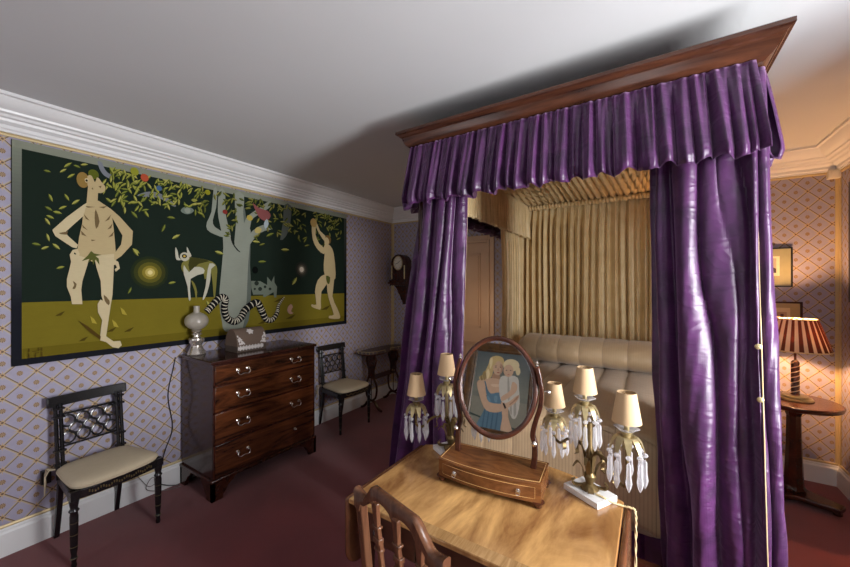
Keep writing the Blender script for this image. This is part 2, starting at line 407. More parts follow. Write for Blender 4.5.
# ------------------------------------------------------------------ tapestry
XT = XL+.016
def tapestry():
    Y0, Y1, Z0, Z1 = .43, 3.085, 1.075, 2.39
    mats = []; b = MB(); lay = [0]
    def mi(c):
        m = flat(c)
        if m not in mats: mats.append(m)
        return mats.index(m)
    b.mi = mi((30, 42, 34)); b.box(XL+.002, XT, Y0, Y1, Z0, Z1)
    def poly(pts, c, sm=0, px=True, off=None):
        lay[0] += 1
        x = XT+.0006+lay[0]*.000012 if off is None else XT+off
        if sm: pts = [(p[0], p[1]) for p in smooth_poly(pts, sm)]
        P = [(x, q.y, q.z) for q in (onX(p[0], p[1], XT) for p in pts)] if px else [(x, p[0], p[1]) for p in pts]
        b.mi = mi(c); b.ngon(P)
    def rect(y0, y1, z0, z1, c): poly([(y0, z0), (y1, z0), (y1, z1), (y0, z1)], c, px=False)
    def ell(cx, cy, rx, ry, c, n=18):
        q = onX(cx, cy, XT); sy = (onX(cx+rx, cy, XT)-onX(cx-rx, cy, XT)).y/2; sz = (onX(cx, cy-ry, XT)-onX(cx, cy+ry, XT)).z/2
        poly([(q.y+sy*cos(2*pi*i/n), q.z+sz*sin(2*pi*i/n)) for i in range(n)], c, px=False)
    bw = .06
    il, ir, ib, it = Y0+.038, Y1-.04, Z0+.038, Z1-.046
    # woven border: the dyes run from grey-green above to navy below
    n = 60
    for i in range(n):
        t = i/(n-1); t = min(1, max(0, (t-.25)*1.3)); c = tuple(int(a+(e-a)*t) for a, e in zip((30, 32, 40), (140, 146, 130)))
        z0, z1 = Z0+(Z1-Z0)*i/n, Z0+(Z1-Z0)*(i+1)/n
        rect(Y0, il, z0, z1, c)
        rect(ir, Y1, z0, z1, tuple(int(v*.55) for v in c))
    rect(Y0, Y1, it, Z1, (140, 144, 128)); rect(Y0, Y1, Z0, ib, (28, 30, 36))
    zg = onX(25.7, 302.4, XT).z
    rect(il, ir, ib, zg, (124, 112, 34)); rect(il, ir, ib, ib+.06, (110, 98, 26))
    A = lambda L: [(45+x/5.674, 160+y/5.674) for x, y in L]
    B = lambda L: [(45+x/5.158, 250+y/5.158) for x, y in L]
    D = lambda L: [(205+x/4.725, 180+y/4.725) for x, y in L]
    G = lambda L: [(160+x/7.09, 230+y/7.09) for x, y in L]
    K = lambda L: [(210+x/7.09, 260+y/7.09) for x, y in L]
    E_ = lambda L: [(295+x/4.364, 200+y/4.364) for x, y in L]
    sk, skd, skl = (196, 176, 132), (120, 100, 68), (212, 196, 156)
    # sun, moon, eyes, black disc
    for r, c in ((19, (40, 50, 30)), (16, (62, 66, 30)), (12, (98, 94, 36)), (8, (142, 128, 50)), (5, (196, 178, 96)), (2.5, (230, 216, 150))): ell(150, 272.5, r, r*.86, c)
    for r, c in ((8, (42, 46, 40)), (6, (66, 62, 52)), (4, (120, 112, 96)), (2.6, (222, 210, 190))): ell(301.5, 269.5, r*.8, r, c)
    ell(255, 270, 3, 3.6, (10, 14, 12))
    poly([(180.5, 210.5), (184, 207), (188, 206.3), (194, 210.5), (189, 214), (184, 213.5)], (120, 132, 120), 3); ell(187.3, 210.3, 3, 3, (150, 158, 144))
    poly([(191, 200), (194, 198.5), (197.5, 200.3), (194, 202)], (150, 150, 70), 2)
    # tree and boughs
    tr, trd = (150, 156, 142), (104, 112, 104)
    poly([(97.5, 161), (102, 163), (104, 168), (108, 173), (114, 176), (112, 179.5), (104, 175.5), (99.5, 169)], (128, 132, 140), 3)
    poly([(137, 195.5), (146, 192), (155, 192), (163, 195), (170, 200), (176, 206), (172, 206), (165, 201), (156, 197.5), (147, 197)], (128, 132, 136), 3)
    poly(D([(85, 250), (118, 268), (150, 320), (160, 250), (190, 200), (215, 240), (212, 300), (205, 400), (200, 470), (196, 570), (186, 660), (176, 715), (95, 715), (80, 670), (66, 570), (75, 450), (86, 320)]), tr, 2)
    poly(D([(215, 270), (212, 400), (217, 500), (214, 590), (204, 665), (176, 715), (186, 660), (196, 570), (200, 470), (203, 400)]), trd, 2)
    poly(D([(40, 42), (57, 46), (52, 130), (36, 190), (46, 222), (90, 250), (92, 272), (45, 257), (10, 235), (8, 200), (30, 150)]), tr, 2)
    poly(D([(66, 48), (94, 54), (96, 150), (105, 200), (125, 290), (88, 280), (70, 210), (60, 150)]), tr, 2)
    poly(D([(140, 62), (184, 72), (180, 150), (192, 205), (196, 300), (150, 330), (138, 290), (146, 200)]), tr, 2)
    poly(D([(180, 160), (186, 130), (196, 205), (188, 225)]), trd, 2)
    poly(D([(306, 98), (308, 128), (252, 164), (218, 192), (208, 250), (182, 260), (186, 200), (206, 166), (262, 128)]), tr, 2)
    poly(D([(205, 262), (250, 222), (290, 212), (318, 232), (282, 240), (246, 262), (215, 300), (200, 320)]), tr, 2)
    poly(D([(130, 268), (140, 310), (168, 342), (150, 332), (128, 300), (120, 270)]), (30, 36, 30), 2)
    poly([(284, 205), (291, 206), (290, 224), (286, 236), (280, 240), (283, 222)], (92, 98, 92), 2)
    # leaves
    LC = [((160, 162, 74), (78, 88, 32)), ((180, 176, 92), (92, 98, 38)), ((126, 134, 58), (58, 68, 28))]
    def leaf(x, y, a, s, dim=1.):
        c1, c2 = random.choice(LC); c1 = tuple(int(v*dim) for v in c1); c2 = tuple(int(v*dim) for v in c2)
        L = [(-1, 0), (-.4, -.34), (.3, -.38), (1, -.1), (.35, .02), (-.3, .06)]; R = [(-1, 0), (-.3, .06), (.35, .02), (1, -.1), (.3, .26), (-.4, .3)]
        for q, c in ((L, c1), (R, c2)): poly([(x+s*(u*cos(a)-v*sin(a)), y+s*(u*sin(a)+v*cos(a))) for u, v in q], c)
    for x, y in A([(12, 65), (130, 30), (180, 38), (222, 28), (103, 62), (148, 92), (30, 215), (122, 213), (175, 240), (20, 278), (70, 300), (100, 272), (28, 325), (12, 350), (15, 440), (62, 492), (-50, 480), (450, 285), (505, 312), (515, 518), (0, 500)])+B([(80, 92), (435, 208), (465, 12)])+[(101, 240), (146, 214), (163, 228), (176, 237), (208, 305), (171, 218), (219, 253), (172, 283), (262, 262), (285, 250), (270, 235), (256, 242), (330, 262), (294, 281)]:
        leaf(x, y, random.uniform(-.6, 2.2), random.uniform(3.8, 5.))
    def top(x): return 148.5+(x-22)*.213
    cnt = 0
    while cnt < 340:
        x = random.uniform(103, 341); h = random.random()**1.4
        depth = 34 if x < 150 else 26 if x < 196 else 30 if x < 215 else 48 if x < 262 else 30 if x < 285 else 36 if x < 325 else 22
        y = top(x)+2+h*depth
        if 208 < x < 250 and h > .22 and not (226 < x < 236): continue
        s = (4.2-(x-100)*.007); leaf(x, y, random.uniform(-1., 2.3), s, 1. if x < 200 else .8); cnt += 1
    for x, y in B([(75, 330), (195, 460), (430, 412), (340, 412)])+[(278, 300), (290, 317), (262, 322), (325, 308)]: poly([(x-5, y+2), (x, y-1), (x+5, y-3), (x+1, y+1.5)], (84, 70, 22))
    for x, y in B([(250, 360), (362, 378), (405, 315)]): poly([(x-4, y-4), (x, y-1), (x+3, y+4), (x-2, y+3)], (176, 160, 62))
    for x, y, r, c in ((134, 171.8, 4.2, (150, 152, 50)), (144, 178, 4, (186, 84, 56)), (158.5, 188.5, 2.8, (74, 104, 142)), (207, 192.5, 2.7, (150, 148, 40)), (224.3, 212, 2.4, (140, 54, 48)), (249, 218, 3, (190, 170, 80))): ell(x, y, r, r*.95, c)
    poly([(252, 203), (258, 208), (267, 211), (270, 216), (266, 221), (260, 219), (256, 213)], (146, 86, 84), 2); poly([(266, 219), (268, 224), (265, 229), (263, 224)], (176, 190, 196), 2)
    poly([(254, 230), (257, 227), (261, 229), (259, 233), (255, 233)], (196, 180, 110), 2)
    # man
    ell(45+212/5.674, 160+115/5.674, 6.4, 7.8, (150, 122, 66)); ell(45+272/5.674, 160+83/5.674, 5.4, 4.8, (96, 104, 34))
    poly(A([(238, 92), (262, 92), (280, 128), (290, 102), (302, 105), (316, 125), (337, 150), (338, 172), (322, 187), (298, 188), (250, 165), (238, 140)]), sk, 2)
    poly(A([(222, 108), (240, 106), (243, 122), (228, 130)]), skl, 2); ell(45+233/5.674, 160+118/5.674, 1.2, 1.2, (40, 30, 20))
    poly(A([(300, 150), (318, 148), (312, 162)]), skd); poly(A([(262, 160), (272, 175), (262, 245), (256, 245)]), skd, 2)
    poly(A([(240, 155), (298, 185), (294, 245), (232, 250)]), sk)
    tor = A([(205, 262), (240, 240), (300, 232), (372, 280), (385, 380), (395, 480), (400, 567)])+B([(354, 60), (262, 52), (245, 62), (222, 52), (170, 70), (142, 30)])+A([(182, 500), (190, 440), (208, 360), (212, 310)])
    poly(tor, sk)
    poly(A([(235, 245), (215, 255), (120, 325), (38, 398), (55, 432), (150, 495), (176, 502), (184, 482), (128, 432), (112, 410), (215, 318)]), skl)
    poly(A([(340, 262), (372, 280), (420, 322), (495, 405), (490, 480), (430, 545), (390, 572), (380, 545), (428, 480), (436, 430), (376, 325)]), sk)
    poly(B([(140, 0), (165, -5), (176, 20), (160, 66), (132, 62), (124, 25)]), skl); poly(B([(148, 12), (158, 20), (150, 50), (142, 48)]), (40, 46, 36))
    poly(B([(332, 62), (350, 46), (375, 62), (383, 95), (362, 112), (356, 100), (368, 90), (360, 76), (340, 80)]), skl)
    poly(B([(142, 20), (130, 70), (110, 150), (110, 190), (130, 240), (136, 279), (190, 279), (184, 205), (190, 160), (215, 80), (224, 45)]), skl)
    poly(B([(250, 30), (262, 90), (284, 160), (288, 235), (296, 262), (283, 255), (268, 278), (270, 320), (292, 362), (286, 400), (280, 460), (300, 470), (312, 445), (335, 290), (345, 230), (350, 130), (354, 20)]), skl)
    poly(B([(300, 436), (350, 470), (385, 468), (393, 490), (376, 506), (345, 500), (312, 474), (280, 465)]), skl)
    poly(B([(140, 160), (160, 175), (152, 200), (138, 198), (148, 180)]), skd, 2); poly(B([(300, 230), (330, 262), (325, 285), (305, 262)]), skd, 2)
    poly(B([(165, 362), (215, 390), (285, 445), (282, 462), (230, 425)]), (86, 66, 24))
    poly(B([(235, 5), (218, 28), (186, 58), (226, 46), (218, 68), (240, 50), (245, 78), (258, 50), (278, 78), (274, 44), (258, 32), (290, 26), (250, 18)]), (92, 96, 44))
    poly(A([(284, 280), (306, 350), (286, 392), (278, 330)]), skd, 2)
    for L in ([(215, 305), (250, 345), (228, 335)], [(205, 365), (240, 400), (212, 385)], [(200, 400), (235, 435), (205, 425)], [(372, 310), (335, 350), (360, 340)], [(380, 360), (350, 395), (372, 388)], [(388, 405), (355, 440), (380, 432)], [(225, 262), (282, 268), (240, 272)], [(300, 268), (350, 262), (330, 276)], [(75, 415), (128, 405), (120, 425), (85, 422)], [(258, 452), (285, 455), (262, 462)]): poly(A(L), skd)
    # goat
    ol, wt = (128, 124, 62), (198, 196, 176)
    poly(G([(150, 235), (205, 195), (290, 205), (365, 225), (398, 262), (398, 330), (386, 470), (376, 482), (370, 400), (356, 300), (335, 330), (312, 350), (300, 300), (240, 262), (200, 300), (165, 300), (148, 280)]), ol, 2)
    poly(G([(205, 198), (290, 206), (345, 222), (270, 240), (205, 292)]), (66, 66, 30), 2)
    poly(G([(165, 248), (200, 300), (240, 262), (300, 270), (305, 308), (212, 346), (213, 490), (198, 490), (190, 400), (163, 310)]), wt, 2)
    poly(G([(345, 238), (388, 250), (358, 276), (352, 350), (330, 440), (306, 492), (297, 486), (318, 400), (326, 330)]), wt, 2)
    poly(G([(215, 358), (240, 380), (258, 440), (250, 502), (240, 430)]), ol, 2)
    poly(G([(105, 122), (120, 150), (128, 196), (145, 212), (112, 212), (103, 170)]), wt, 2); poly(G([(185, 118), (202, 150), (218, 182), (205, 192), (188, 165)]), wt, 2)
    ell(160+170/7.09, 230+190/7.09, 4.8, 4.4, wt); ell(160+168/7.09, 230+186/7.09, 2.6, 2.1, (50, 40, 22)); ell(160+168/7.09, 230+186/7.09, 1.2, 1, (214, 180, 80))
    # grey dog beyond the tree
    poly(K([(285, 148), (352, 150), (400, 178), (400, 118), (430, 155), (450, 112), (452, 160), (470, 190), (465, 265), (450, 265), (445, 228), (385, 262), (372, 262), (372, 245), (300, 246), (288, 200)]), (116, 126, 112))
    for x, y, r in ((325, 165, 16), (350, 205, 14), (385, 190, 10), (312, 205, 8), (420, 205, 10)): ell(210+x/7.09, 260+y/7.09, r/7.09, r/7.09, (46, 54, 46))
    # woman
    poly(E_([(70, 105), (88, 108), (86, 150), (102, 190), (128, 214), (122, 236), (95, 215), (74, 172)]), sk, 2)
    poly(E_([(92, 100), (106, 135), (130, 158), (124, 178), (106, 152), (90, 122)]), sk, 2)
    ell(295+140/4.364, 200+174/4.364, 3.2, 4.6, (120, 92, 48)); poly(E_([(126, 165), (140, 166), (146, 185), (136, 200), (126, 190)]), sk, 2)
    poly(E_([(122, 205), (134, 192), (152, 202), (166, 235), (174, 320), (166, 350), (128, 332), (122, 280), (126, 240)]), sk, 2)
    poly(E_([(126, 325), (152, 345), (112, 400), (110, 470), (100, 477), (70, 466), (70, 454), (90, 456), (84, 400), (96, 350)]), sk, 2)
    poly(E_([(138, 335), (168, 340), (160, 420), (180, 470), (192, 500), (190, 518), (146, 516), (148, 504), (166, 500), (150, 450), (138, 400)]), sk, 2)
    poly(E_([(132, 330), (150, 338), (146, 366), (136, 360)]), (84, 88, 38), 2); ell(295+78/4.364, 200+100/4.364, 3.2, 4.4, (170, 140, 84))
    # snake
    pts = [(205.7, 312), (211.3, 305.7), (219.2, 297.8), (224.5, 299), (223.5, 308), (226, 317.5), (233.5, 321.5), (240, 317.6), (244.6, 309.7), (255.7, 302.5), (260.5, 309.7), (265.2, 319), (271.6, 319.5), (276.3, 312.7), (277.5, 306), (280.5, 301), (283.5, 297)]
    sp = smooth_poly([(x, y) for x, y in pts], 9, False); n = len(sp)
    W = [min(3.5, .5+3.4*min(1, (n-1-i)/(n*.42))) for i in range(n)]
    nr = []
    for i in range(n):
        t = sp[min(i+1, n-1)]-sp[max(i-1, 0)]; t.normalize(); nr.append((t, Vector((-t.y, t.x))))
    for i in range(n-1):
        poly([sp[i]+nr[i][1]*W[i], sp[i+1]+nr[i+1][1]*W[i+1], sp[i+1]-nr[i+1][1]*W[i+1], sp[i]-nr[i][1]*W[i]], (24, 24, 26))
    i = 2.
    while i < n-3:
        j = int(i); p = sp[j]; t, m = nr[j]; w = W[j]*1.02
        poly([p+m*w-t*.1, p+m*w*.3+t*1.3, p-m*w*.5+t*1.3, p-m*w-t*.3, p-m*w*.4+t*.35, p+m*w*.3+t*.3], (216, 208, 186)); i += 2.9
    poly([(287, 307), (290, 304), (292, 307), (290, 311), (292.5, 313), (289, 314), (286.5, 311)], (190, 150, 130), 2)
    # woven signature in the corner
    q = onX(33, 354, XT)
    for dx, dz, w, h in ((0, 0, .006, .05), (0, 0, .025, .006), (.04, 0, .006, .05), (.04, .044, .026, .006), (.08, 0, .006, .05), (.074, 0, .02, .006), (.0, .065, .006, .035), (.02, .065, .03, .006), (.06, .065, .006, .035), (.08, .065, .006, .035), (.06, .08, .02, .006)):
        rect(q.y-.02+dx*.65, q.y-.02+(dx+w)*.65, q.z-.02+dz*.55, q.z-.02+(dz+h)*.55, (84, 68, 24))
    o = b.build('tapestry', mats, flat_=True)
    tag(o, 'wide woven tapestry of two figures, tree and striped snake on left wall', 'tapestry')
tapestry()

# ------------------------------------------------------------------ ebonised side chairs
def side_chair(label, group):
    t = thing('side_chair', (0, 0, 0), 0, label, 'chair', group)
    wf, wr, yf, yr, zs = .205, .150, .205, -.145, .42
    def rail(pts, name):
        b = MB(); b.prism(pts, lambda a, c, z: (a, c, z), zs-.045, zs+.005); return b
    b = MB(); n = 10
    out = [(-wf-.02, yf), (-wr-.02, yr), (wr+.02, yr), (wf+.02, yf)]+[(wf*cos(pi*i/n)*1.0, yf+.035*sin(pi*i/n)) for i in range(1, n)]
    b.prism(out, lambda a, c, z: (a, c, z), zs-.05, zs)
    b.build('seat_rail', M['ebony'], t, bev=.004)
    b = MB(); b.mi = 0
    for i in range(26):
        x = -.15+.3*i/25; y = yf+.035*sin(math.acos(max(-1, min(1, x/wf))))
        b.box(x-.003, x+.003, y-.002, y+.004, zs-.03+.006*sin(i*1.3), zs-.018+.006*sin(i*1.3))
    b.build('painted_ornament', M['gold'], t)
    for s in (-1, 1):
        b = MB()
        prof = [(.011, 0), (.014, .012), (.010, .03), (.013, .045), (.017, .05), (.013, .058), (.012, .07), (.016, .10), (.019, .28), (.016, .30), (.023, .312), (.016, .325), (.020, .35), (.022, .365), (.020, .375)]
        b.lathe(prof, (s*wf, yf-.005, 0), 14); b.box(s*wf-.021, s*wf+.021, yf-.026, yf+.016, .372, zs)
        b.mi = 1
        for z in (.052, .115, .18, .245, .312): b.lathe([(.0160+z*.008, z), (.0172+z*.010, z+.0015), (.0160+z*.008, z+.003)], (s*wf, yf-.005, 0), 14)
        b.build('leg', [M['ebony'], M['gold']], t)
        b = MB(); P = [(s*wr, yr-.065, .0), (s*wr, yr-.042, .10), (s*wr, yr-.018, .22), (s*wr, yr-.002, .34), (s*wr, yr, zs)]
        b.bar(smooth_poly(P, 4, False), .026, [.026]*17, (1, 0, 0)); b.build('leg', M['ebony'], t, bev=.003)
        b = MB()
        for dx in (-.0115, .0115):
            b.tube([(s*wr+dx, yr+.0, zs), (s*wr+dx, yr-.016, .60), (s*wr+dx, yr-.040, .82)], .0105, 8)
        for z, y in ((.455, -.004), (.535, -.010), (.735, -.028), (.785, -.036)): b.box(s*wr-.027, s*wr+.027, yr+y-.015, yr+y+.013, z, z+.012)
        b.build('back_post', M['ebony'], t)
    yb = lambda z: yr-.005-(z-.45)*.10
    b = MB()
    P = [(-.198+.396*i/12, yb(.84)-.012+.012*abs(i/6-1)**2, .835) for i in range(13)]
    b.bar(P, .062, .018, (0, -.1, 1)); b.build('crest_rail', M['ebony'], t, bev=.004)
    b = MB()
    b.bm.free()
    for z in (.56, .752):
        b = MB(); b.tube([(-wr, yb(z), z), (wr, yb(z), z)], .0065, 8); b.build('cross_rail', M['ebony'], t)
    b = MB(); dx = .070
    def ringy(cx, cz, rx, rz): b.tube([(cx+rx*cos(2*pi*i/20), yb(cz+rz*sin(2*pi*i/20)), cz+rz*sin(2*pi*i/20)) for i in range(20)], .0055, 6, close=True)
    for i in range(4):
        for z in (.706, .606): ringy((i-1.5)*dx, z, .031, .034)
    for i in range(3): ringy((i-1)*dx, .656, .032, .032)
    for s in (-1, 1): b.tube([(s*.136, yb(.606), .606), (s*wr, yb(.606), .606)], .005, 6)
    b.build('ring_lattice', M['ebony'], t)
    return t
def squab(label):
    b = MB(); n = 24
    def fn(u, v):
        return None
    pts = []
    for i in range(40):
        a = 2*pi*i/40; c, s = cos(a), sin(a)
        x = abs(c)**.35*(1 if c > 0 else -1); y = abs(s)**.35*(1 if s > 0 else -1)
        w = .205+.028*(y+1)/2*1.; pts.append((x*(.178+.043*(y+1)/2), y*.19+.035+(.03*(1-x*x) if y > .5 else 0)))
    rings = []
    for k_, z in ((.90, .4202), (.985, .424), (1.0, .438), (.985, .447), (.93, .456), (.75, .464), (.4, .469), (.05, .470)):
        rings.append([b.v((p[0]*k_, .02+(p[1]-.02)*k_, z)) for p in pts])
    b.skin(rings)
    b.tube([(p[0]*1.0, .02+(p[1]-.02)*1.0, .438) for p in pts], .005, 6, close=True)
    o = b.build('seat_cushion', M['cream_cloth'], autos=60); tag(o, label, 'cushion'); return o
def ties(parent):
    b = MB()
    b.bm.free()
    for s in (-1, 1):
        b = MB()
        for k_ in range(3):
            a = .02*(k_-1); b.tube([(s*.165, -.15, .435), (s*.200, -.165+a, .445), (s*.21+a*.3, -.17+a, .41), (s*.207+a*.5, -.172+a*1.2, .345-.02*k_)], .0035, 5)
        b.build('ribbon_tie', M['cream_cloth'], parent)
c1 = side_chair('ebonised side chair with ring lattice back, nearest camera on left wall', 'ebonised ring back chairs')
c1.location = (-2.882, .775, 0); c1.rotation_euler.z = radians(-84)
q1 = squab('cream squab cushion on the side chair left of the chest of drawers'); ties(q1)
q1.location = c1.location; q1.rotation_euler = c1.rotation_euler
c2 = copy_tree(c1); c2['label'] = 'ebonised side chair with ring lattice back, between chest and small table'
c2.location = (-2.885, 2.81, 0); c2.rotation_euler.z = radians(-93)
q2 = copy_tree(q1); q2['label'] = 'cream squab cushion on the far side chair right of the chest'
q2.location = c2.location; q2.rotation_euler = c2.rotation_euler

# ------------------------------------------------------------------ chest of drawers
t = thing('chest_of_drawers', (-2.862, 1.752, 0), 0, 'tall dark mahogany chest of four drawers below the tapestry', 'chest of drawers')
cw, cd = .462, .246                      # half width (y), half depth (x)
MB().box(-cd+.01, cd-.012, -cw+.012, cw-.012, .15, .975).build('body', M['mahog_side'], t, bev=.003)
MB().box(-cd, cd+.004, -cw-.004, cw+.004, .975, 1.0).build('top', M['mahog_side'], t, bev=.006)
b = MB(); b.box(-cd+.004, cd+.002, -cw-.003, cw+.003, .128, .152); b.build('plinth_moulding', M['mahog_dark'], t, bev=.006)
for sx in (-1, 1):
    for sy in (-1, 1):
        b = MB(); P = [(0, 0), (.075, 0), (.08, .03), (.10, .05), (.12, .085), (.155, .105), (.17, .128), (0, .128)]
        X0, Y0 = sx*(cd-.002) if sx > 0 else -cd+.01, sy*(cw-.001)
        b.prism(P, lambda a, c, w: (X0-sx*w, Y0-sy*a, c), 0, .024)
        b.prism(P, lambda a, c, w: (X0-sx*a, Y0-sy*w, c), 0, .024)
        b.build('bracket_foot', M['mahog_dark'], t)
zs = [(.825, .962), (.632, .812), (.405, .619), (.165, .392)]
def swan_handle(parent, y, z, x0):
    b = MB()
    for s in (-1, 1): b.lathe([(.013, 0), (.014, .003), (.007, .006), (.006, .016), (.009, .02), (.007, .025), (0.001, .027)], (0, 0, 0), 12)
    b.bm.free(); b = MB()
    for s in (-1, 1):
        b.M = Matrix.Translation((x0, y+s*.04, z)) @ Matrix.Rotation(radians(90), 4, 'Y')
        b.lathe([(.013, 0), (.014, .003), (.007, .006), (.006, .016), (.009, .02), (.007, .025), (0.001, .027)], (0, 0, 0), 12)
    b.M = None
    b.tube(smooth_poly([(x0+.02, y-.04, z), (x0+.024, y-.046, z-.018), (x0+.026, y-.03, z-.034), (x0+.027, y, z-.028), (x0+.026, y+.03, z-.034), (x0+.024, y+.046, z-.018), (x0+.02, y+.04, z)], 4, False), .0042, 7)
    b.build('handle', M['steel'], parent)
for i, (z0, z1) in enumerate(zs):
    b = MB(); b.box(cd-.02, cd-.004, -cw+.026, cw-.026, z0, z1); dr = b.build('drawer', M['mahog'], t, bev=.003)
    b = MB(); y = 0; z = (z0+z1)/2+.03
    swan_handle(dr, -.235, (z0+z1)/2+.012, cd-.004)
    if i < 3: swan_handle(dr, .232, (z0+z1)/2+.012, cd-.004)
    else:
        b.M = Matrix.Translation((cd-.004, .23, (z0+z1)/2+.012)) @ Matrix.Rotation(radians(90), 4, 'Y')
        b.lathe([(.013, 0), (.014, .003), (.007, .006), (.006, .016), (.009, .02), (.007, .025), (0.001, .027)], (0, 0, 0), 12)
        b.build('handle_post', M['steel'], dr); b = MB()
    b.bm.free()
b = MB()
for z in (.8185, .6255, .3985): b.box(cd-.016, cd-.006, -cw+.014, cw-.014, z-.0055, z+.0055)
for s in (-1, 1): b.box(cd-.016, cd-.006, s*(cw-.0195)-.0055, s*(cw-.0195)+.0055, .155, .972)
b.build('drawer_rail', M['mahog_dark'], t)

# oil lamp on the chest
lp = onX(196, 345, -3.015); t = thing('oil_lamp', (-3.015, lp.y*1.003, 1.0), 0, 'silvery oil lamp with round glass globe on the chest of drawers', 'lamp')
b = MB(); b.lathe([(.052, 0), (.054, .006), (.05, .014), (.048, .022), (.041, .034), (.032, .055), (.031, .065), (.042, .082), (.046, .098), (.044, .108), (.03, .114), (.02, .118), (.019, .128), (.032, .133), (.03, .14), (.018, .146)], n=32); b.build('font', M['silver'], t)
b = MB(); b.lathe([(.02, .146), (.027, .15), (.033, .158), (.027, .162), (.022, .168)], n=24); b.tube([(.02, -.02, .15), (.045, -.03, .15)], .003, 6); b.lathe([(.006, .145), (.008, .15), (.006, .155)], (.048, -.031, 0), 8); b.build('burner', M['silver'], t)
b = MB(); r = .068; b.lathe([(.028, .168)]+[(r*cos(a), .222+r*.86*sin(a)) for a in [radians(-62+ i*10) for i in range(14)]]+[(.026, .279)], n=32); b.build('globe', M['globe'], t)
b = MB(); b.lathe([(.018, .27), (.017, .31), (.0175, .322), (.0165, .322), (.0155, .27)], n=20); b.build('chimney', M['globe'], t); t.scale = (1.2, 1.2, 1.18)

# domed casket on the chest
t = thing('domed_casket', (-2.875, 1.695, 1.0), 0, 'small dome lidded casket with pale filigree inlay on the chest', 'box')
bw_, bd_ = .128, .09
def casket(t):
    b = MB(); b.box(-bd_, bd_, -bw_, bw_, 0, .052); b.build('box_body', flat((92, 80, 72)), t, bev=.002)
    n = 28; P = [(bd_*cos(pi*i/n), .050+.135*sin(pi*i/n)) for i in range(n+1)]
    b = MB(); b.prism(P, lambda a, c, w: (a, w, c), -bw_, bw_); b.build('lid', flat((116, 98, 86)), t, autos=50)
    b = MB()                                        # filigree plates follow the lid
    def dome(u, ang, e=.0012): return ((bd_+e)*cos(ang), u, .050+(.135+e)*sin(ang))
    def patch(cu, ca, ru, ra, n=26, lob=.0):
        c = b.v(dome(cu, ca, .0035)); V = [b.v(dome(cu+ru*(1+lob*cos(6*2*pi*i/n))*cos(2*pi*i/n), ca+ra*(1+lob*cos(6*2*pi*i/n))*sin(2*pi*i/n), .0022)) for i in range(n)]
        for i in range(n): b.f([c, V[i], V[(i+1) % n]])
    inm = plain('bone inlay', (206, 200, 196), .4)
    patch(0, .95, .026, .24, lob=.2); b.build('medallion', inm, t)
    for cu in (-1, 1):
        b = MB()
        for k_ in range(56):
            u = random.random(); w = random.random()
            if u+w*.9 < 1: patch(cu*(bw_-.008-.055*u), .08+.62*w, .0058, .045, 9)
        b.build('corner_filigree', inm, t)
    b = MB()
    for k_ in range(17):
        y = -bw_+.012+.0129*k_; c = b.v((bd_+.002, y, .034)); V = [b.v((bd_+.002, y+.0066*cos(a), .034+.017*sin(a)*(1+.3*(k_ % 2)))) for a in [2*pi*i/8 for i in range(8)]]
        for i in range(8): b.f([c, V[i], V[(i+1) % 8]])
    b.build('filigree_band', inm, t)
casket(t)

# ------------------------------------------------------------------ small kidney table with lyre ends
t = thing('side_table', (-2.905, 3.53, 0), 0, 'small dark table with galleried top and lyre ends in far left corner', 'table')
n = 28; P = []
for i in range(n):
    a = 2*pi*i/n; x, y = .175*abs(cos(a))**.7*(1 if cos(a) > 0 else -1), .40*abs(sin(a))**.7*(1 if sin(a) > 0 else -1)
    if x > 0: x -= .045*math.exp(-(y/.15)**2)
    P.append((x, y))
b = MB(); b.prism(P, lambda a, c, z: (a, c, z), .700, .718); b.build('table_top', M['mahog_dark'], t, bev=.004)
b = MB(); b.tube([(x*.97, y*.97, .745) for x, y in P if x < .155], .003, 6)
for x, y in [p for p in P if p[0] < .155]: b.tube([(x*.97, y*.97, .716), (x*.97, y*.97, .745)], .0025, 6)
b.build('brass_gallery', M['brass'], t)
for s in (-1, 1):
    b = MB()
    for q in (-1, 1):
        b.tube(smooth_poly([(q*.03, s*.22, .70), (q*.075, s*.22, .62), (q*.04, s*.22, .50), (q*.035, s*.22, .42), (q*.085, s*.22, .30), (q*.07, s*.22, .17), (q*.01, s*.22, .12)], 5, False), .013, 8)
    b.box(-.045, .045, s*.22-.012, s*.22+.012, .42, .70); b.tube([(0, s*.22, .42), (0, s*.22, .12)], .006, 6)
    b.build('lyre_support', M['mahog_dark'], t)
    for q in (-1, 1):
        b = MB(); b.tube(smooth_poly([(q*.0, s*.22, .12), (q*.05, s*.22, .11), (q*.10, s*.22, .05), (q*.14, s*.22, .022), (q*.165, s*.22, .014)], 4, False), [.016]*12+[.014]*5, 8)
        b.build('foot', M['mahog_dark'], t)
b = MB(); b.box(-.07, .06, -.215, .215, .385, .400); b.build('stretcher_shelf', M['mahog_dark'], t, bev=.003)

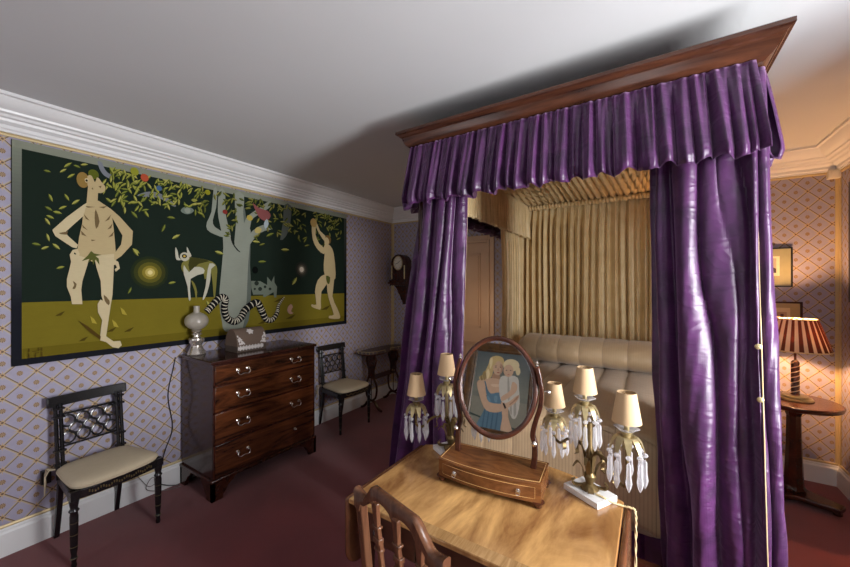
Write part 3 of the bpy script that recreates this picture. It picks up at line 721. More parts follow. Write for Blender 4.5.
# ------------------------------------------------------------------ clock and its bracket on the back wall
ck = onY(401, 282, YB-.09); cx, cz = ck.x, ck.z
t = thing('wall_bracket', (cx, YB, cz), 0, 'dark carved wall bracket holding the clock beside purple curtain', 'shelf')
b = MB(); b.box(-.155, .155, -.175, -.001, -.025, 0); b.box(-.14, .14, -.16, -.001, -.045, -.025)
for i in range(9): b.lathe([(.001, -.055), (.009, -.05), (.01, -.04), (.006, -.03)], (-.13+.0325*i, -.16, 0), 8)
b.build('bracket_shelf', M['mahog_dark'], t, bev=.003)
b = MB()
for z0, z1, w, d_ in ((-.045, -.10, .10, .12), (-.10, -.17, .075, .09), (-.17, -.25, .05, .06), (-.25, -.31, .028, .035)):
    A_ = [b.v((s*w, y, z0)) for s, y in ((-1, -.001), (1, -.001), (1, -d_), (-1, -d_))]; w2, d2 = w*.72, d_*.75
    B_ = [b.v((s*w2, y, z1)) for s, y in ((-1, -.001), (1, -.001), (1, -d2), (-1, -d2))]; b.skin([A_, B_])
b.build('corbel', M['mahog_dark'], t, bev=.004)
t = thing('bracket_clock', (cx, YB-.085, cz), 0, 'arched dark wood clock with white round dial on its bracket', 'clock')
b = MB(); n = 14; P = [(-.115, .02), (.115, .02), (.115, .20)]+[(.115*cos(pi*i/n), .20+.085*sin(pi*i/n)) for i in range(1, n)]+[(-.115, .20)]
b.prism(P, lambda a, c, w: (a, w, c), -.065, .065); b.build('case', M['mahog_dark'], t, bev=.004)
MB().box(-.135, .135, -.078, .075, 0, .02).build('case_base', M['mahog_dark'], t, bev=.004)
b = MB(); b.M = Matrix.Translation((0, -.066, .195)) @ Matrix.Rotation(radians(90), 4, 'X'); b.lathe([(.066, 0), (.074, .004), (.072, .010), (.064, .010), (.062, .004)], n=32); b.build('bezel', M['brass'], t)
b = MB(); b.M = Matrix.Translation((0, -.066, .195)) @ Matrix.Rotation(radians(90), 4, 'X'); b.lathe([(.001, .004), (.063, .0045), (.063, .001), (.001, 0)], n=32); dl = b.build('dial', plain('enamel dial', (222, 214, 196), .3, var=.02), t)
for i in range(12):
    b = MB(); a = 2*pi*i/12; r0, r1 = .046, .057; b.bar([(r0*sin(a), -.0712, .195+r0*cos(a)), (r1*sin(a), -.0712, .195+r1*cos(a))], .0035, .001, (cos(a), 0, -sin(a))); b.build('hour_mark', M['black'], dl)
for a, r in ((radians(-105), .048), (radians(55), .034)):
    b = MB(); b.bar([(0, -.0722, .195), (r*sin(a), -.0722, .195+r*cos(a))], .005, .001, (cos(a), 0, -sin(a))); b.build('clock_hand', M['black'], dl)
for s in (-1, 1): b = MB(); b.tube([(s*.098, -.07, .03), (s*.098, -.07, .17)], .007, 8); b.build('column', M['brass'], t)
t.scale = (1.08, 1.05, 1.32)

# ------------------------------------------------------------------ four poster bed
BX0, BX1, BY0, BY1 = -1.20, .330, 1.76, 3.86
ZT = 2.46
bed = thing('four_poster_bed', ((BX0+BX1)/2, (BY0+BY1)/2, 0), 0, 'four poster bed with heavy moulded mahogany cornice', 'bed')
ox, oy = (BX0+BX1)/2, (BY0+BY1)/2
hx, hy = (BX1-BX0)/2, (BY1-BY0)/2
for sx in (-1, 1):
    for sy in (-1, 1):
        b = MB(); b.lathe([(.04, 0), (.04, .3), (.034, .32), (.034, .34), (.042, .36), (.042, .5), (.034, .52), (.03, .56), (.036, .7), (.032, 1.2), (.026, 2.0), (.026, 2.36)], (sx*(hx-.02), sy*(hy-.055), 0), 16)
        b.build('post', M['mahog_dark'], bed)
prof = [(0, 2.345), (.010, 2.345), (.014, 2.352), (.014, 2.362), (.022, 2.368), (.036, 2.378), (.046, 2.392), (.052, 2.408), (.056, 2.422), (.066, 2.426), (.074, 2.436), (.084, 2.44), (.084, 2.455), (.078, ZT), (-.012, ZT), (-.012, 2.345)]
b = MB(); rings = []
for sx, sy in ((-1, -1), (1, -1), (1, 1), (-1, 1)):
    rings.append([b.v((sx*(hx+o), sy*(hy+(o if sy < 0 else min(o, .03))), z)) for o, z in prof])
b.skin(rings, close=True); b.build('cornice', M['cornice'], bed, autos=22)
b = MB(); b.box(-hx+.012, hx-.012, -hy+.012, hy-.012, ZT-.03, ZT-.02); b.build('canopy_board', M['mahog_dark'], bed)
b = MB()
for sy in (-1, 1): b.box(-hx+.01, hx-.01, sy*(hy-.02)-.015, sy*(hy-.02)+.015, .26, .36)
for sx in (-1, 1): b.box(sx*(hx-.02)-.015, sx*(hx-.02)+.015, -hy+.02, hy-.02, .26, .36)
b.build('bed_rail', M['mahog_dark'], bed)
def puff(s, seed, lam):
    a = pi*s/lam+.7*sin(s*7.3+seed)+.5*sin(s*17+seed*2)+seed
    b_ = pi*s/(lam*1.7)+.9*sin(s*5.1+seed*3)
    return 1.5*(abs(sin(a))**.55-.6)+.9*(abs(sin(b_))**.6-.6)
def pleat(s, seed, lam):
    return sin(2*pi*s/lam+1.1*sin(s*7.3+seed)+seed) + .42*sin(2*pi*s/(lam*.53)+seed*2.3+.8*sin(s*11)) + .25*sin(2*pi*s/(lam*2.1)+seed*5)
# pleated tester lining and the gathered head cloth
b = MB(); b.grid(lambda u, v: (BX0+.03+(BX1-BX0-.06)*u, BY0+.03+(BY1-BY0-.10)*v, 2.375+.017*pleat((u-.5)*(1.5+.8*(1-v)), 2, .058)-.03*sin(pi*v)*0), 360, 10)
tl = b.build('tester_lining', M['beige_silk']); tag(tl, 'pleated gold beige silk lining the underside of the bed canopy', 'canopy lining')
def headf(u, v):
    s = u*(BX1-BX0-.08); z = 2.352-(2.352-.62)*v
    amp = .008+.024*min(1, v*6)*(1+.4*sin(s*5.3))
    s2 = s+.012*sin(v*3+s*9)*v
    return (BX0+.04+s, BY1-.125+amp*pleat(s2, 5, .062)+.01*sin(3*s), z)
b = MB(); b.grid(headf, 460, 40)
def ruf(u, v):
    s = u*(BX1-BX0-.08); return (BX0+.04+s, BY1-.150-.024*sin(pi*v)+.008*pleat(s, 5, .03), 2.372-.055*v+.004*sin(s*160))
b.grid(ruf, 460, 6)
hc = b.build('head_curtain', M['beige_silk'], solid=.002); tag(hc, 'gathered gold beige silk curtain hung across the head of the bed', 'curtain')
# beige inner valance along the left side + gathered rear side curtain
def ival(u, v):
    s = u*1.93; z = 2.365-.325*v-.016*abs(sin(s*2*pi/.11))*v
    return (BX0+.115+.016*(.3+v)*puff(s, 1, .05)+.005*pleat(s, 3, .03), BY0+.05+s, z)
b = MB(); b.grid(ival, 360, 16); iv = b.build('inner_valance', M['beige_silk'], solid=.002); tag(iv, 'short gold beige gathered valance inside the left side of the bed', 'valance')
def rside(u, v):
    s = u*.72; z = 2.30-1.66*v; w = 1-.12*sin(pi*min(1, v*1.1))
    return (BX0+.06+.026*puff(s, 4, .085)*(.5+.5*v), BY1-.16-.72*w+s*w, z)
b = MB(); b.grid(rside, 150, 34); o = b.build('bed_side_curtain', M['beige_silk'], solid=.002); tag(o, 'gold beige silk side curtain at the head end, left of the head cloth', 'curtain')
# purple valances
def valance(name, label, P0, P1, nrm, L, seed, flare=.06, zb=2.03, nu=420):
    P0, P1, nrm = Vector(P0), Vector(P1), Vector(nrm)
    d = (P1-P0)
    def fn(u, v):
        s = u*L; k = min(1, v/.12)
        a = .006+.050*v**.7
        big = puff(s, seed, .062); fine_ = sin(2*pi*s/.034+seed+.9*sin(s*31)); big = big+.25*pleat(s, seed*1.7, .045)*(1-.5*v)
        out = .014+flare*v**.9 + a*big*.72 + .006*(1-v)*fine_*min(1, v*9+.6)
        drop = 2.368-(2.368-zb)*v
        if v > .9: out -= (v-.9)/.1*.016
        drop -= .022*v*(.5+.5*sin(2*pi*s/.115+seed*3+1.3*sin(s*7)))
        ex = (u-.5)*flare*1.1*v
        p = P0+d*(u)+d.normalized()*ex+nrm*(out+.0); p.z = drop
        return p
    b = MB(); b.grid(fn, nu, 22)
    # tucked-up puffed hem
    def hem(u, v):
        p = fn(u, 1.0); q = nrm*(-.030*sin(pi*v*.5)); p = p+q; p.z += .05*v-.010*sin(pi*v); return p
    b.grid(hem, nu, 5)
    o = b.build(name, M['purple'], solid=.0015); tag(o, label, 'valance', ); return o
valance('bed_valance', 'gathered purple taffeta valance across the front of the bed cornice', (BX0-.005, BY0-.014, 0), (BX1-.008, BY0-.014, 0), (0, -1, 0), 1.55, 1.3, flare=.052)
valance('bed_valance', 'purple valance along the left side of the bed', (BX0-.014, BY0+.03, 0), (BX0-.014, BY1-.1, 0), (-1, 0, 0), 1.98, 2.2, nu=300)
valance('bed_valance', 'purple valance along the right side of the bed, above the bedside lamp', (BX1+.004, BY0+.03, 0), (BX1+.004, BY1-.1, 0), (1, 0, 0), 1.98, 4.4, nu=300, flare=.034)
# purple curtains: top path and bottom path with folds
def curtain(name, label, top, bot, z0, z1, seed, lam, amp=(.014, .036), nu=240, nv=60, pinch=None):
    T = smooth_poly([(a, b_, 0) for a, b_ in top], 24, False); B = smooth_poly([(a, b_, 0) for a, b_ in bot], 24, False)
    def at(L, u):
        f = u*(len(L)-1); i = min(int(f), len(L)-2); return L[i].lerp(L[i+1], f-i)
    Lt = sum((T[i+1]-T[i]).length for i in range(len(T)-1))
    def fn(u, v):
        e = v**1.15
        p = at(T, u).lerp(at(B, u), e); du = 1e-3
        q = at(T, min(1, u+du)).lerp(at(B, min(1, u+du)), e)-at(T, max(0, u-du)).lerp(at(B, max(0, u-du)), e)
        nn = Vector((q.y, -q.x, 0)).normalized()
        s = u*Lt+.014*sin(v*5+seed+u*6)+.006*sin(v*13+u*15)
        a = amp[0]+(amp[1]-amp[0])*min(1, v*1.5)
        o = a*puff(s, seed, lam) + .007*sin(v*21+u*9+seed)*v*sin(u*17+seed*2) + .004*sin(v*47+u*31)*sin(u*41+v*9)*v + .012*v*sin(v*4+u*5)
        p = p+nn*o; p.z = z0+(z1-z0)*v; return p
    b = MB(); b.grid(fn, nu, nv)
    o = b.build(name, M['purple'], solid=.002); tag(o, label, 'curtain'); return o, fn
def edge_strip(fn, u, parent, name, w=.0036):
    b = MB(); P = [fn(u, v/50) for v in range(51)]; b.tube(P, w/2, 6); return b.build(name, M['lining'], parent)
cl, fl_ = curtain('bed_curtain', 'purple taffeta bed curtain drawn to the left front post', [(-1.155, 1.79), (-1.05, 1.765), (-.93, 1.765), (-.868, 1.82)], [(-1.46, 1.80), (-1.25, 1.76), (-1.04, 1.76), (-.955, 1.80)], 2.34, .015, 2.0, .072, (.018, .048), nu=320)
edge_strip(fl_, 1.0, cl, 'cream_edging')
cr, fr_ = curtain('bed_curtain', 'broad purple taffeta curtain hanging at the right front post', [(.0, 1.86), (.03, 1.80), (.14, 1.76), (.318, 1.752)], [(.092, 1.88), (.112, 1.80), (.20, 1.75), (.360, 1.725)], 2.34, .015, 3.1, .078, (.018, .048), nu=320)
edge_strip(fr_, 1.0, cr, 'cream_edging')
cs, fs_ = curtain('bed_curtain', 'purple side curtain turning round the right post beside the lamp table', [(.300, 1.735), (.342, 1.755), (.360, 1.88), (.365, 2.06)], [(.345, 1.700), (.398, 1.715), (.420, 1.86), (.425, 2.10)], 2.34, .015, 5.2, .11, (.010, .026))
for v in (.435, .515):
    p = fs_(.03, v); b = MB(Matrix.Translation(p+Vector((0, -.010, 0))) @ Matrix.Rotation(radians(90), 4, 'X'))
    b.lathe([(.009, 0), (.010, .003), (.006, .005), (.007, .008), (.001, .010)], n=14); b.build('brass_boss', M['brass'], cs)
# mattress, counterpane, bolster
MB().box(-hx+.06, hx-.06, -hy+.20, hy-.16, .36, .60).build('mattress_base', M['cream_cloth'], bed, bev=.02)
QX0, QX1, QY0, QY1, QZ = BX0+.065, BX1-.055, 1.97, 3.70, .852
def seam(x, lam=.17):
    f = ((x-.02)/lam) % 1; return abs(sin(pi*f))**.3
b = MB()
def qtop(u, v):
    x = QX0+(QX1-QX0)*u; y = QY0+(QY1-QY0)*v
    z = QZ-.012+.024*seam(x)-.055*(abs(2*u-1))**8 -.05*max(0, 1-v/.10)**2.2
    z += .006*sin(x*9+y*5)
    return (x, y, z)
b.grid(qtop, 200, 50)
def qfoot(u, v):
    x = QX0+(QX1-QX0)*u; y = QY0-.012*min(1, v*5)-.018*v+.008*sin(x*8)*v; z = qtop(u, 0)[2]-(.825-.05-.37)*v-.012*sin(x*11)*v
    return (x, y-.004*seam(x), z)
b.mi = 1; b.grid(qfoot, 200, 18)
b.mi = 0
for s in (0, 1):
    b.grid(lambda u, v, s=s: ((QX0-.01*v if s == 0 else QX1+.01*v), QY0+(QY1-QY0)*u, qtop(s, u)[2]-.42*v), 50, 8)
qo = b.build('counterpane', [M['quilt'], M['ribbed']], solid=.006, autos=70); tag(qo, 'channel quilted beige silk counterpane spread over the bed', 'bedspread')
b = MB()
def bol(u, v):
    a = 2*pi*v; x = QX0+.09+(QX1-QX0-.13)*u; e = min(1, (1-abs(2*u-1))*7)**.5 if u not in (0, 1) else .02
    ry, rz = .205*e, .128*e
    k_ = 1+.07*(seam(x)-.8)
    y = 3.26+ry*k_*cos(a); z = QZ+.010+.112+rz*k_*sin(a)*(1 if sin(a) > 0 else .84)
    return (x, y, z)
b.grid(bol, 160, 32); o = b.build('bolster', M['quilt'], autos=80); tag(o, 'long quilted beige bolster lying along the head of the bed', 'bolster')
def skirt(u, v):
    x = QX0+.0+(QX1-QX0)*u; return (x, QY0-.0+.012*pleat(x, 2, .09)*(.4+.6*v), .42-.41*v)
b = MB(); b.grid(skirt, 260, 14); o = b.build('bed_skirt', M['purple_dk'], solid=.002); tag(o, 'purple gathered skirt below the foot of the counterpane', 'bed skirt')

# ------------------------------------------------------------------ dressing table
TZ = .75
TX0, TX1, TY0, TY1 = -.953, -.084, .957, 1.50
t = thing('dressing_table', ((TX0+TX1)/2, (TY0+TY1)/2, 0), 0, 'faded walnut topped dressing table with drop leaves before the bed', 'table')
tx, ty = (TX0+TX1)/2, (TY0+TY1)/2; wx, wy = (TX1-TX0)/2, (TY1-TY0)/2
P = [(-wx, -wy), (wx, -wy), (wx, wy-.01), (wx-.05, wy+.02)]+[(x, wy+.02+.098*cos(pi*x/2/(wx+.02))) for x in (.36, .27, .18, .09, 0, -.09, -.18, -.27, -.36)]+[(-wx+.05, wy+.02), (-wx, wy-.01)]
b = MB(); b.prism(P, lambda a, c, z: (a, c, z), TZ-.018, TZ); b.build('table_top', M['top'], t, bev=.004)
b = MB(); b.box(-wx+.004, wx-.004, -wy+.0008, -wy+.045, TZ-.0005, TZ+.0006); b.build('crossbanding', M['band'], t)
b = MB(); b.box(-wx+.02, wx-.02, -wy+.035, wy-.03, TZ-.15, TZ-.018); b.build('frieze', M['table_wood'], t, bev=.003)
for x0, x1 in ((-wx+.04, -.15), (-.135, .135), (.15, wx-.04)):
    b = MB(); b.box(x0, x1, -wy+.022, -wy+.036, TZ-.135, TZ-.032); dr = b.build('drawer', M['table_wood'], t, bev=.003)
    b = MB(Matrix.Translation(((x0+x1)/2-.03, -wy+.022, TZ-.085)) @ Matrix.Rotation(radians(90), 4, 'X'))
    b.lathe([(.008, 0), (.007, .01), (.013, .016), (.015, .022), (.010, .028), (.001, .03)], n=14); b.build('knob', M['mahog_dark'], dr)
for sx in (-1, 1):
    for sy in (-1, 1):
        b = MB(); x, y = sx*(wx-.045), sy*(wy-.06)
        b.bar([(x, y, TZ-.03), (x, y, .4), (x, y, .0)], [.042, .034, .022], [.042, .034, .022], (1, 0, 0)); b.build('leg', M['table_wood'], t, bev=.002)
    b = MB(); n = 6; R = .07; L0, L1, zb = -wy+.002, wy-.012, TZ-.275
    Q = [(L0, TZ-.004), (L0, zb+R)]+[(L0+R-R*cos(pi/2*i/n), zb+R-R*sin(pi/2*i/n)) for i in range(1, n+1)]+[(L1-R+R*sin(pi/2*i/n), zb+R-R*cos(pi/2*i/n)) for i in range(0, n+1)]+[(L1, TZ-.004)]
    b.prism(Q, lambda a, c, w: (sx*(wx+w), a, c), .003, .024); b.build('drop_leaf', M['leaf_wood'], t, bev=.008)

# ------------------------------------------------------------------ dressing mirror
MR = radians(4.5)
t = thing('dressing_mirror', (-.530, 1.262, TZ), MR, 'oval swing mirror on small drawer base standing on dressing table', 'mirror')
hw, dp = .201, .165
n = 14; fr = [(-hw+2*hw*i/n, -.022*(1-(2*i/n-1)**2)) for i in range(n+1)]
P = fr+[(hw, dp), (-hw, dp)]
b = MB(); b.prism(P, lambda a, c, z: (a, c, z), .022, .088); b.build('base_box', M['mirror_wood'], t)
b = MB(); b.prism([(x*1.012, y-.004) for x, y in fr]+[(hw*1.012, dp+.002), (-hw*1.012, dp+.002)], lambda a, c, z: (a, c, z), .086, .093); b.build('base_top', M['mirror_wood'], t, bev=.001)
b = MB(); b.prism([(x, y-.003) for x, y in fr]+[(x, y+.01) for x, y in fr[::-1]], lambda a, c, z: (a*.93, c, z), .030, .080); dr = b.build('drawer', M['mirror_wood'], t)
inl = plain('boxwood stringing', (206, 160, 96), .4)
b = MB(); g = [(x*.90, y-.0035, z) for z in (.035,) for x, y in fr]+[(x*.90, y-.0035, .075) for x, y in fr[::-1]]; b.tube(g, .0011, 5, close=True); b.build('stringing', inl, dr)
b = MB(); b.tube([(x*.97, y+.006, .0932) for x, y in fr]+[(hw*.97, dp-.008, .0932), (-hw*.97, dp-.008, .0932)], .0013, 5, close=True); b.build('stringing', inl, t)
for x in (-.125, .125):
    b = MB(Matrix.Translation((x, -.018, .055)) @ Matrix.Rotation(radians(90), 4, 'X')); b.lathe([(.008, 0), (.009, .002), (.005, .004), (.004, .008), (.001, .009)], n=12)
    b.M = None; b.tube([(x+.007*sin(a), -.027, .051+.008*cos(a)) for a in [2*pi*i/14 for i in range(14)]], .0013, 5, close=True); b.build('ring_pull', M['steel'], dr)
for x in (-1, 1):
    for y in (.008, dp-.012):
        b = MB(); b.lathe([(.009, 0), (.014, .004), (.016, .012), (.02, .018), (.024, .022)], (x*(hw-.012), y, 0), 12); b.build('foot', M['frame_wood'], t)
TY = .098                                    # y of the standards
for s in (-1, 1):
    b = MB(); P = smooth_poly([(s*.156, TY, .092), (s*.160, TY, .14), (s*.158, TY, .19), (s*.150, TY, .22), (s*.158, TY, .27), (s*.174, TY, .33), (s*.178, TY, .39), (s*.168, TY, .45), (s*.158, TY, .485)], 4, False)
    P = [p+Vector((.012*(p.z-.09)/.4, 0, 0)) for p in P]; m_ = len(P); b.bar(P, .020, [.022-.009*i/m_ for i in range(m_)], (0, 1, 0)); st = b.build('standard', M['frame_wood'], t, bev=.003)
    b = MB(); b.lathe([(.004, .483), (.007, .488), (.004, .493), (.007, .498), (.001, .506)], (s*.158+.012, TY, 0), 10); b.build('finial', M['steel'], st)
    for z, x, l in ((.392, .188, .02), (.196, .160, .012)):
        b = MB(Matrix.Translation((s*x+.009 if z > .3 else s*.160+.003, TY-(0 if z > .3 else .008), z)) @ (Matrix.Rotation(radians(90)*s, 4, 'Y') if z > .3 else Matrix.Rotation(radians(90), 4, 'X')))
        b.lathe([(.004, 0), (.004, .008), (.009, .012), (.010, .018), (.006, .023), (.001, .024)], n=12); b.build('pivot_knob', M['steel'], st)
TILT = radians(12.5)
def oval(r0x, r0z, y, m): return [(r0x*cos(2*pi*i/m), y, r0z*sin(2*pi*i/m)) for i in range(m)]
mm = Matrix.Translation((.009, TY, .388)) @ Matrix.Rotation(-TILT, 4, 'X')
b = MB(mm); m_ = 64; rings = []
for o, y in ((0, -.006), (.004, -.012), (.010, -.014), (.017, -.012), (.020, -.006), (.020, .012), (0, .012)):
    rings.append([b.v(p) for p in oval(.146+o, .182+o, y, m_)])
b.skin(rings, close=True); fr_o = b.build('oval_frame', M['frame_wood'], t, autos=50)
b = MB(mm); b.ngon(oval(.1465, .1825, -.003, m_)); b.prism([(p[0], p[2]) for p in oval(.1465, .1825, 0, m_)], lambda a, c, w: (a, w, c), -.0025, .008); b.build('mirror_glass', M['mirror'], fr_o, flat_=True)

# ------------------------------------------------------------------ crystal candelabra lamps
def candelabrum(label, loc, rz, arms, base_rz=0):
    t = thing('candelabrum', loc, rz, label, 'table lamp', 'pair of three light candelabra')
    b = MB(Matrix.Rotation(base_rz, 4, 'Z')); b.box(-.075, .075, -.055, .055, 0, .022); b.build('marble_base', M['marble'], t, bev=.002)
    H = arms[0][2]
    b = MB(); b.lathe([(.03, .022), (.034, .028), (.026, .036), (.013, .045), (.017, .06), (.022, .075), (.013, .09), (.011, .12), (.016, .14), (.011, .155), (.009, H-.20)], n=18)
    for k_ in range(6):
        a = k_*pi/3+.4; c, s = cos(a), sin(a)
        hh = .03*(k_ % 3)-.02; P = smooth_poly([(.008*c, .008*s, .05), (.018*c, .018*s, .085+hh), (.026*c, .026*s, .125+hh), (.044*c, .044*s, .145+hh), (.060*c, .060*s, .125+hh)], 4, False)
        b.bar(P, [.003+.016*sin(pi*(i+1)/(len(P)+1)) for i in range(len(P))], .003, (-s, c, 0))
    for k_ in range(4):
        a = k_*pi/2+.2; c, s = cos(a), sin(a)
        P = smooth_poly([(.02*c, .02*s, .036), (.05*c, .05*s, .032), (.062*c, .062*s, .045), (.05*c, .05*s, .055)], 3, False)
        b.bar(P, [.008+.014*sin(pi*(i+1)/(len(P)+1)) for i in range(len(P))], .004, (-s, c, 0))
    b.build('stem', M['bronze'], t)
    for i, (ax, ay, az) in enumerate(arms):
        zb = az-.190                        # where the arm meets the socket
        if i:
            L = sqrt(ax*ax+ay*ay); c, s = ax/L, ay/L
            b = MB(); P = smooth_poly([(.008*c, .008*s, .14), (.04*c, .04*s, .175), (L*.55*c, L*.55*s, .165), (L*.8*c, L*.8*s, .125), (L*c*1.0, L*s*1.0, .135), (ax, ay, zb+.012)], 5, False)
            b.tube(P, [.006]*len(P), 8)
            for q in range(2):
                f = P[6+q*5]; b.bar(smooth_poly([f, f+Vector((c*.018, s*.018, -.018)), f+Vector((c*.014, s*.014, -.045)), f+Vector((c*.028, s*.028, -.055))], 4, False), [.003+.014*sin(pi*(k_+1)/14) for k_ in range(13)], .003, (-s, c, 0))
            b.build('arm', M['bronze'], t)
        else:
            b = MB(); b.lathe([(.008, .14), (.008, zb+.012)], (ax, ay, 0), 10); b.build('arm', M['brass'], t)
        b = MB(); b.lathe([(.006, zb), (.014, zb+.006), (.010, zb+.014), (.016, zb+.03), (.012, zb+.040), (.013, zb+.050), (.017, zb+.056), (.010, zb+.06)], (ax, ay, 0), 14)
        nl = 9
        for k_ in range(nl):
            a = 2*pi*k_/nl; c, s = cos(a), sin(a)
            P = smooth_poly([(ax+.010*c, ay+.010*s, zb+.036), (ax+.026*c, ay+.026*s, zb+.044), (ax+.042*c, ay+.042*s, zb+.030), (ax+.052*c, ay+.052*s, zb+.000)], 3, False)
            b.bar(P, [.007, .013, .018, .021, .022, .022, .020, .017, .012, .007][:len(P)], .0025, (-s, c, 0))
        so = b.build('leaf_socket', M['brass'], t)
        b = MB()
        for k_ in range(nl):
            a = 2*pi*k_/nl; c, s = cos(a), sin(a); x, y, z = ax+.052*c, ay+.052*s, zb+.002
            b.lathe([(.0005, -.009), (.008, -.004), (.0095, 0), (.008, .004), (.0005, .009)], (x, y, z-.010), 8)
        b.build('crystal_bead', M['crystal'], so, flat_=True)
        for k_ in range(nl):
            a = 2*pi*k_/nl; c, s = cos(a), sin(a); x, y, z = ax+.052*c, ay+.052*s, zb-.022
            b = MB(); b.lathe([(.0008, 0), (.0065, -.008), (.0072, -.045), (.0100, -.066), (.0065, -.082), (.0005, -.096)], (x, y, z), 6)
            b.build('prism_drop', M['crystal'], so, flat_=True)
        b = MB(); n2 = 24; rr_ = [(.010, zb+.060), (.020, zb+.062), (.033, zb+.070), (.036, zb+.074), (.032, zb+.073), (.019, zb+.067), (.009, zb+.064)]
        rings = [[b.v((ax+r*(1+.10*cos(6*2*pi*k_/n2)*(r/.036)**2*1.4)*cos(2*pi*k_/n2), ay+r*(1+.10*cos(6*2*pi*k_/n2)*(r/.036)**2*1.4)*sin(2*pi*k_/n2), z)) for k_ in range(n2)] for r, z in rr_]
        b.skin(rings); b.build('drip_pan', M['crystal'], t)
        b = MB(); b.lathe([(.0085, zb+.058), (.0085, zb+.12), (.006, zb+.122), (.001, zb+.123)], (ax, ay, 0), 10); b.build('candle_sleeve', M['brass'], t)
        b = MB(); b.lathe([(.045, az-.098), (.029, az), (.028, az), (.044, az-.098)], (ax, ay, 0), 28)
        for k_ in range(3): a = 2*pi*k_/3; b.tube([(ax, ay, az-.008), (ax+.028*cos(a), ay+.028*sin(a), az-.003)], .001, 4)
        b.build('lamp_shade', M['parch'], t)
        b = MB(); b.lathe([(.009, zb+.122), (.013, zb+.14), (.009, zb+.165), (.001, zb+.178)], (ax, ay, 0), 10); b.build('bulb', M['globe'], t)
    return t
candelabrum('brass and crystal three light candelabrum at the right end of the dressing table', (-.197, 1.468, TZ), 0,
            [(-.022, .038, .475), (.128, -.112, .440), (-.160, .140, .368)], radians(-30))
candelabrum('brass and crystal three light candelabrum behind the mirror, left end of dressing table', (-.800, 1.475, TZ), 0,
            [(-.030, .015, .465), (-.142, -.080, .374), (.125, .10, .372)], radians(-30))
cd_ = [(-.17, 1.44, .776), (-.14, 1.43, .775), (-.11, 1.445, .760), (-.085, 1.45, .756), (-.062, 1.45, .757), (-.046, 1.45, .745), (-.045, 1.44, .65), (-.046, 1.42, .45), (-.045, 1.43, .25), (-.04, 1.46, .03), (-.0, 1.56, .006), (.05, 1.66, .006)]
b = MB(); S = smooth_poly(cd_, 12, False)
for ph in (0, pi):
    b.tube([p+Vector((.0022*cos(i*.9+ph), .0022*sin(i*.9+ph), .0022*sin(i*.9+ph)*.5)) for i, p in enumerate(S)], .0024, 5)
o = b.build('lamp_flex', M['lining']); tag(o, 'twisted cream flex falling over the right edge of dressing table', 'cable')

# ------------------------------------------------------------------ chair drawn up to the dressing table
t = thing('dressing_chair', (-.542, 1.048, 0), radians(-15.5), 'mahogany chair with humped pierced back drawn up to dressing table', 'chair')
def cz_(x):                       # top outline of the crest
    a = abs(x)
    if a < .092: return .940
    if a < .158: k_ = (a-.092)/.066; return .940-.058*(3*k_*k_-2*k_**3)
    k_ = (a-.158)/.047; return .882+.010*k_*k_
bk = lambda z: -.215-(z-.45)*.10
b = MB(); n = 48; rings = []
for i in range(n+1):
    x = -.205+.41*i/n; zt = cz_(x); ar = .022*abs(sin(pi*(x+.205)/.1025))**.5 if abs(x) < .205 else 0
    zl = zt-.050+ar*.9
    if abs(x) > .175: zl = zt-.06
    rings.append([b.v((x, bk(zt)+d_, z)) for d_, z in ((-.012, zl), (-.014, zt-.006), (-.008, zt), (.008, zt), (.014, zt-.006), (.012, zl))])
b.skin(rings); b.build('crest_rail', M['chair_wood'], t, autos=50)
for s in (-1, 1):
    b = MB(); b.bar([(s*.19, bk(.84), .845), (s*.188, bk(.6), .6), (s*.182, bk(.45), .45), (s*.182, -.225, .3), (s*.182, -.285, 0)], [.034, .032, .034, .034, .028], .026, (1, 0, 0)); b.build('leg', M['chair_wood'], t, bev=.004)
    b = MB(); b.bar([(s*.21, .19, .44), (s*.21, .19, 0)], [.04, .03], [.04, .03], (1, 0, 0)); b.build('leg', M['chair_wood'], t, bev=.003)
for x in (-.1025, 0, .1025):
    b = MB(); P = [(x*(1-.12*(.87-z)/.35), bk(z), z) for z in (.885, .84, .81, .78, .75, .72, .66, .56, .49)]
    b.bar(P, [.030, .022, .017, .020, .026, .016, .020, .018, .018], .014, (1, 0, 0))
    for z, h in ((.808, .004), (.765, .008), (.735, .004)): b.box(x-.016, x+.016, bk(z)-.010, bk(z)+.010, z-h, z+h)
    b.build('back_splat', M['chair_wood'], t, bev=.002)
b = MB(); b.bar([(-.185, bk(.49), .49), (.185, bk(.49), .49)], .035, .02, (0, 0, 1)); b.build('shoe_rail', M['chair_wood'], t, bev=.003)
b = MB(); P = [(-.195, -.225), (.195, -.225), (.235, .205), (-.235, .205)]; b.prism(P, lambda a, c, z: (a, c, z), .38, .43); b.build('seat_rail', M['chair_wood'], t, bev=.004)
b = MB(); b.prism([(x*.95, y*.95) for x, y in P], lambda a, c, z: (a, c, z), .43, .452); b.build('seat', M['cream_cloth'], t, bev=.01)

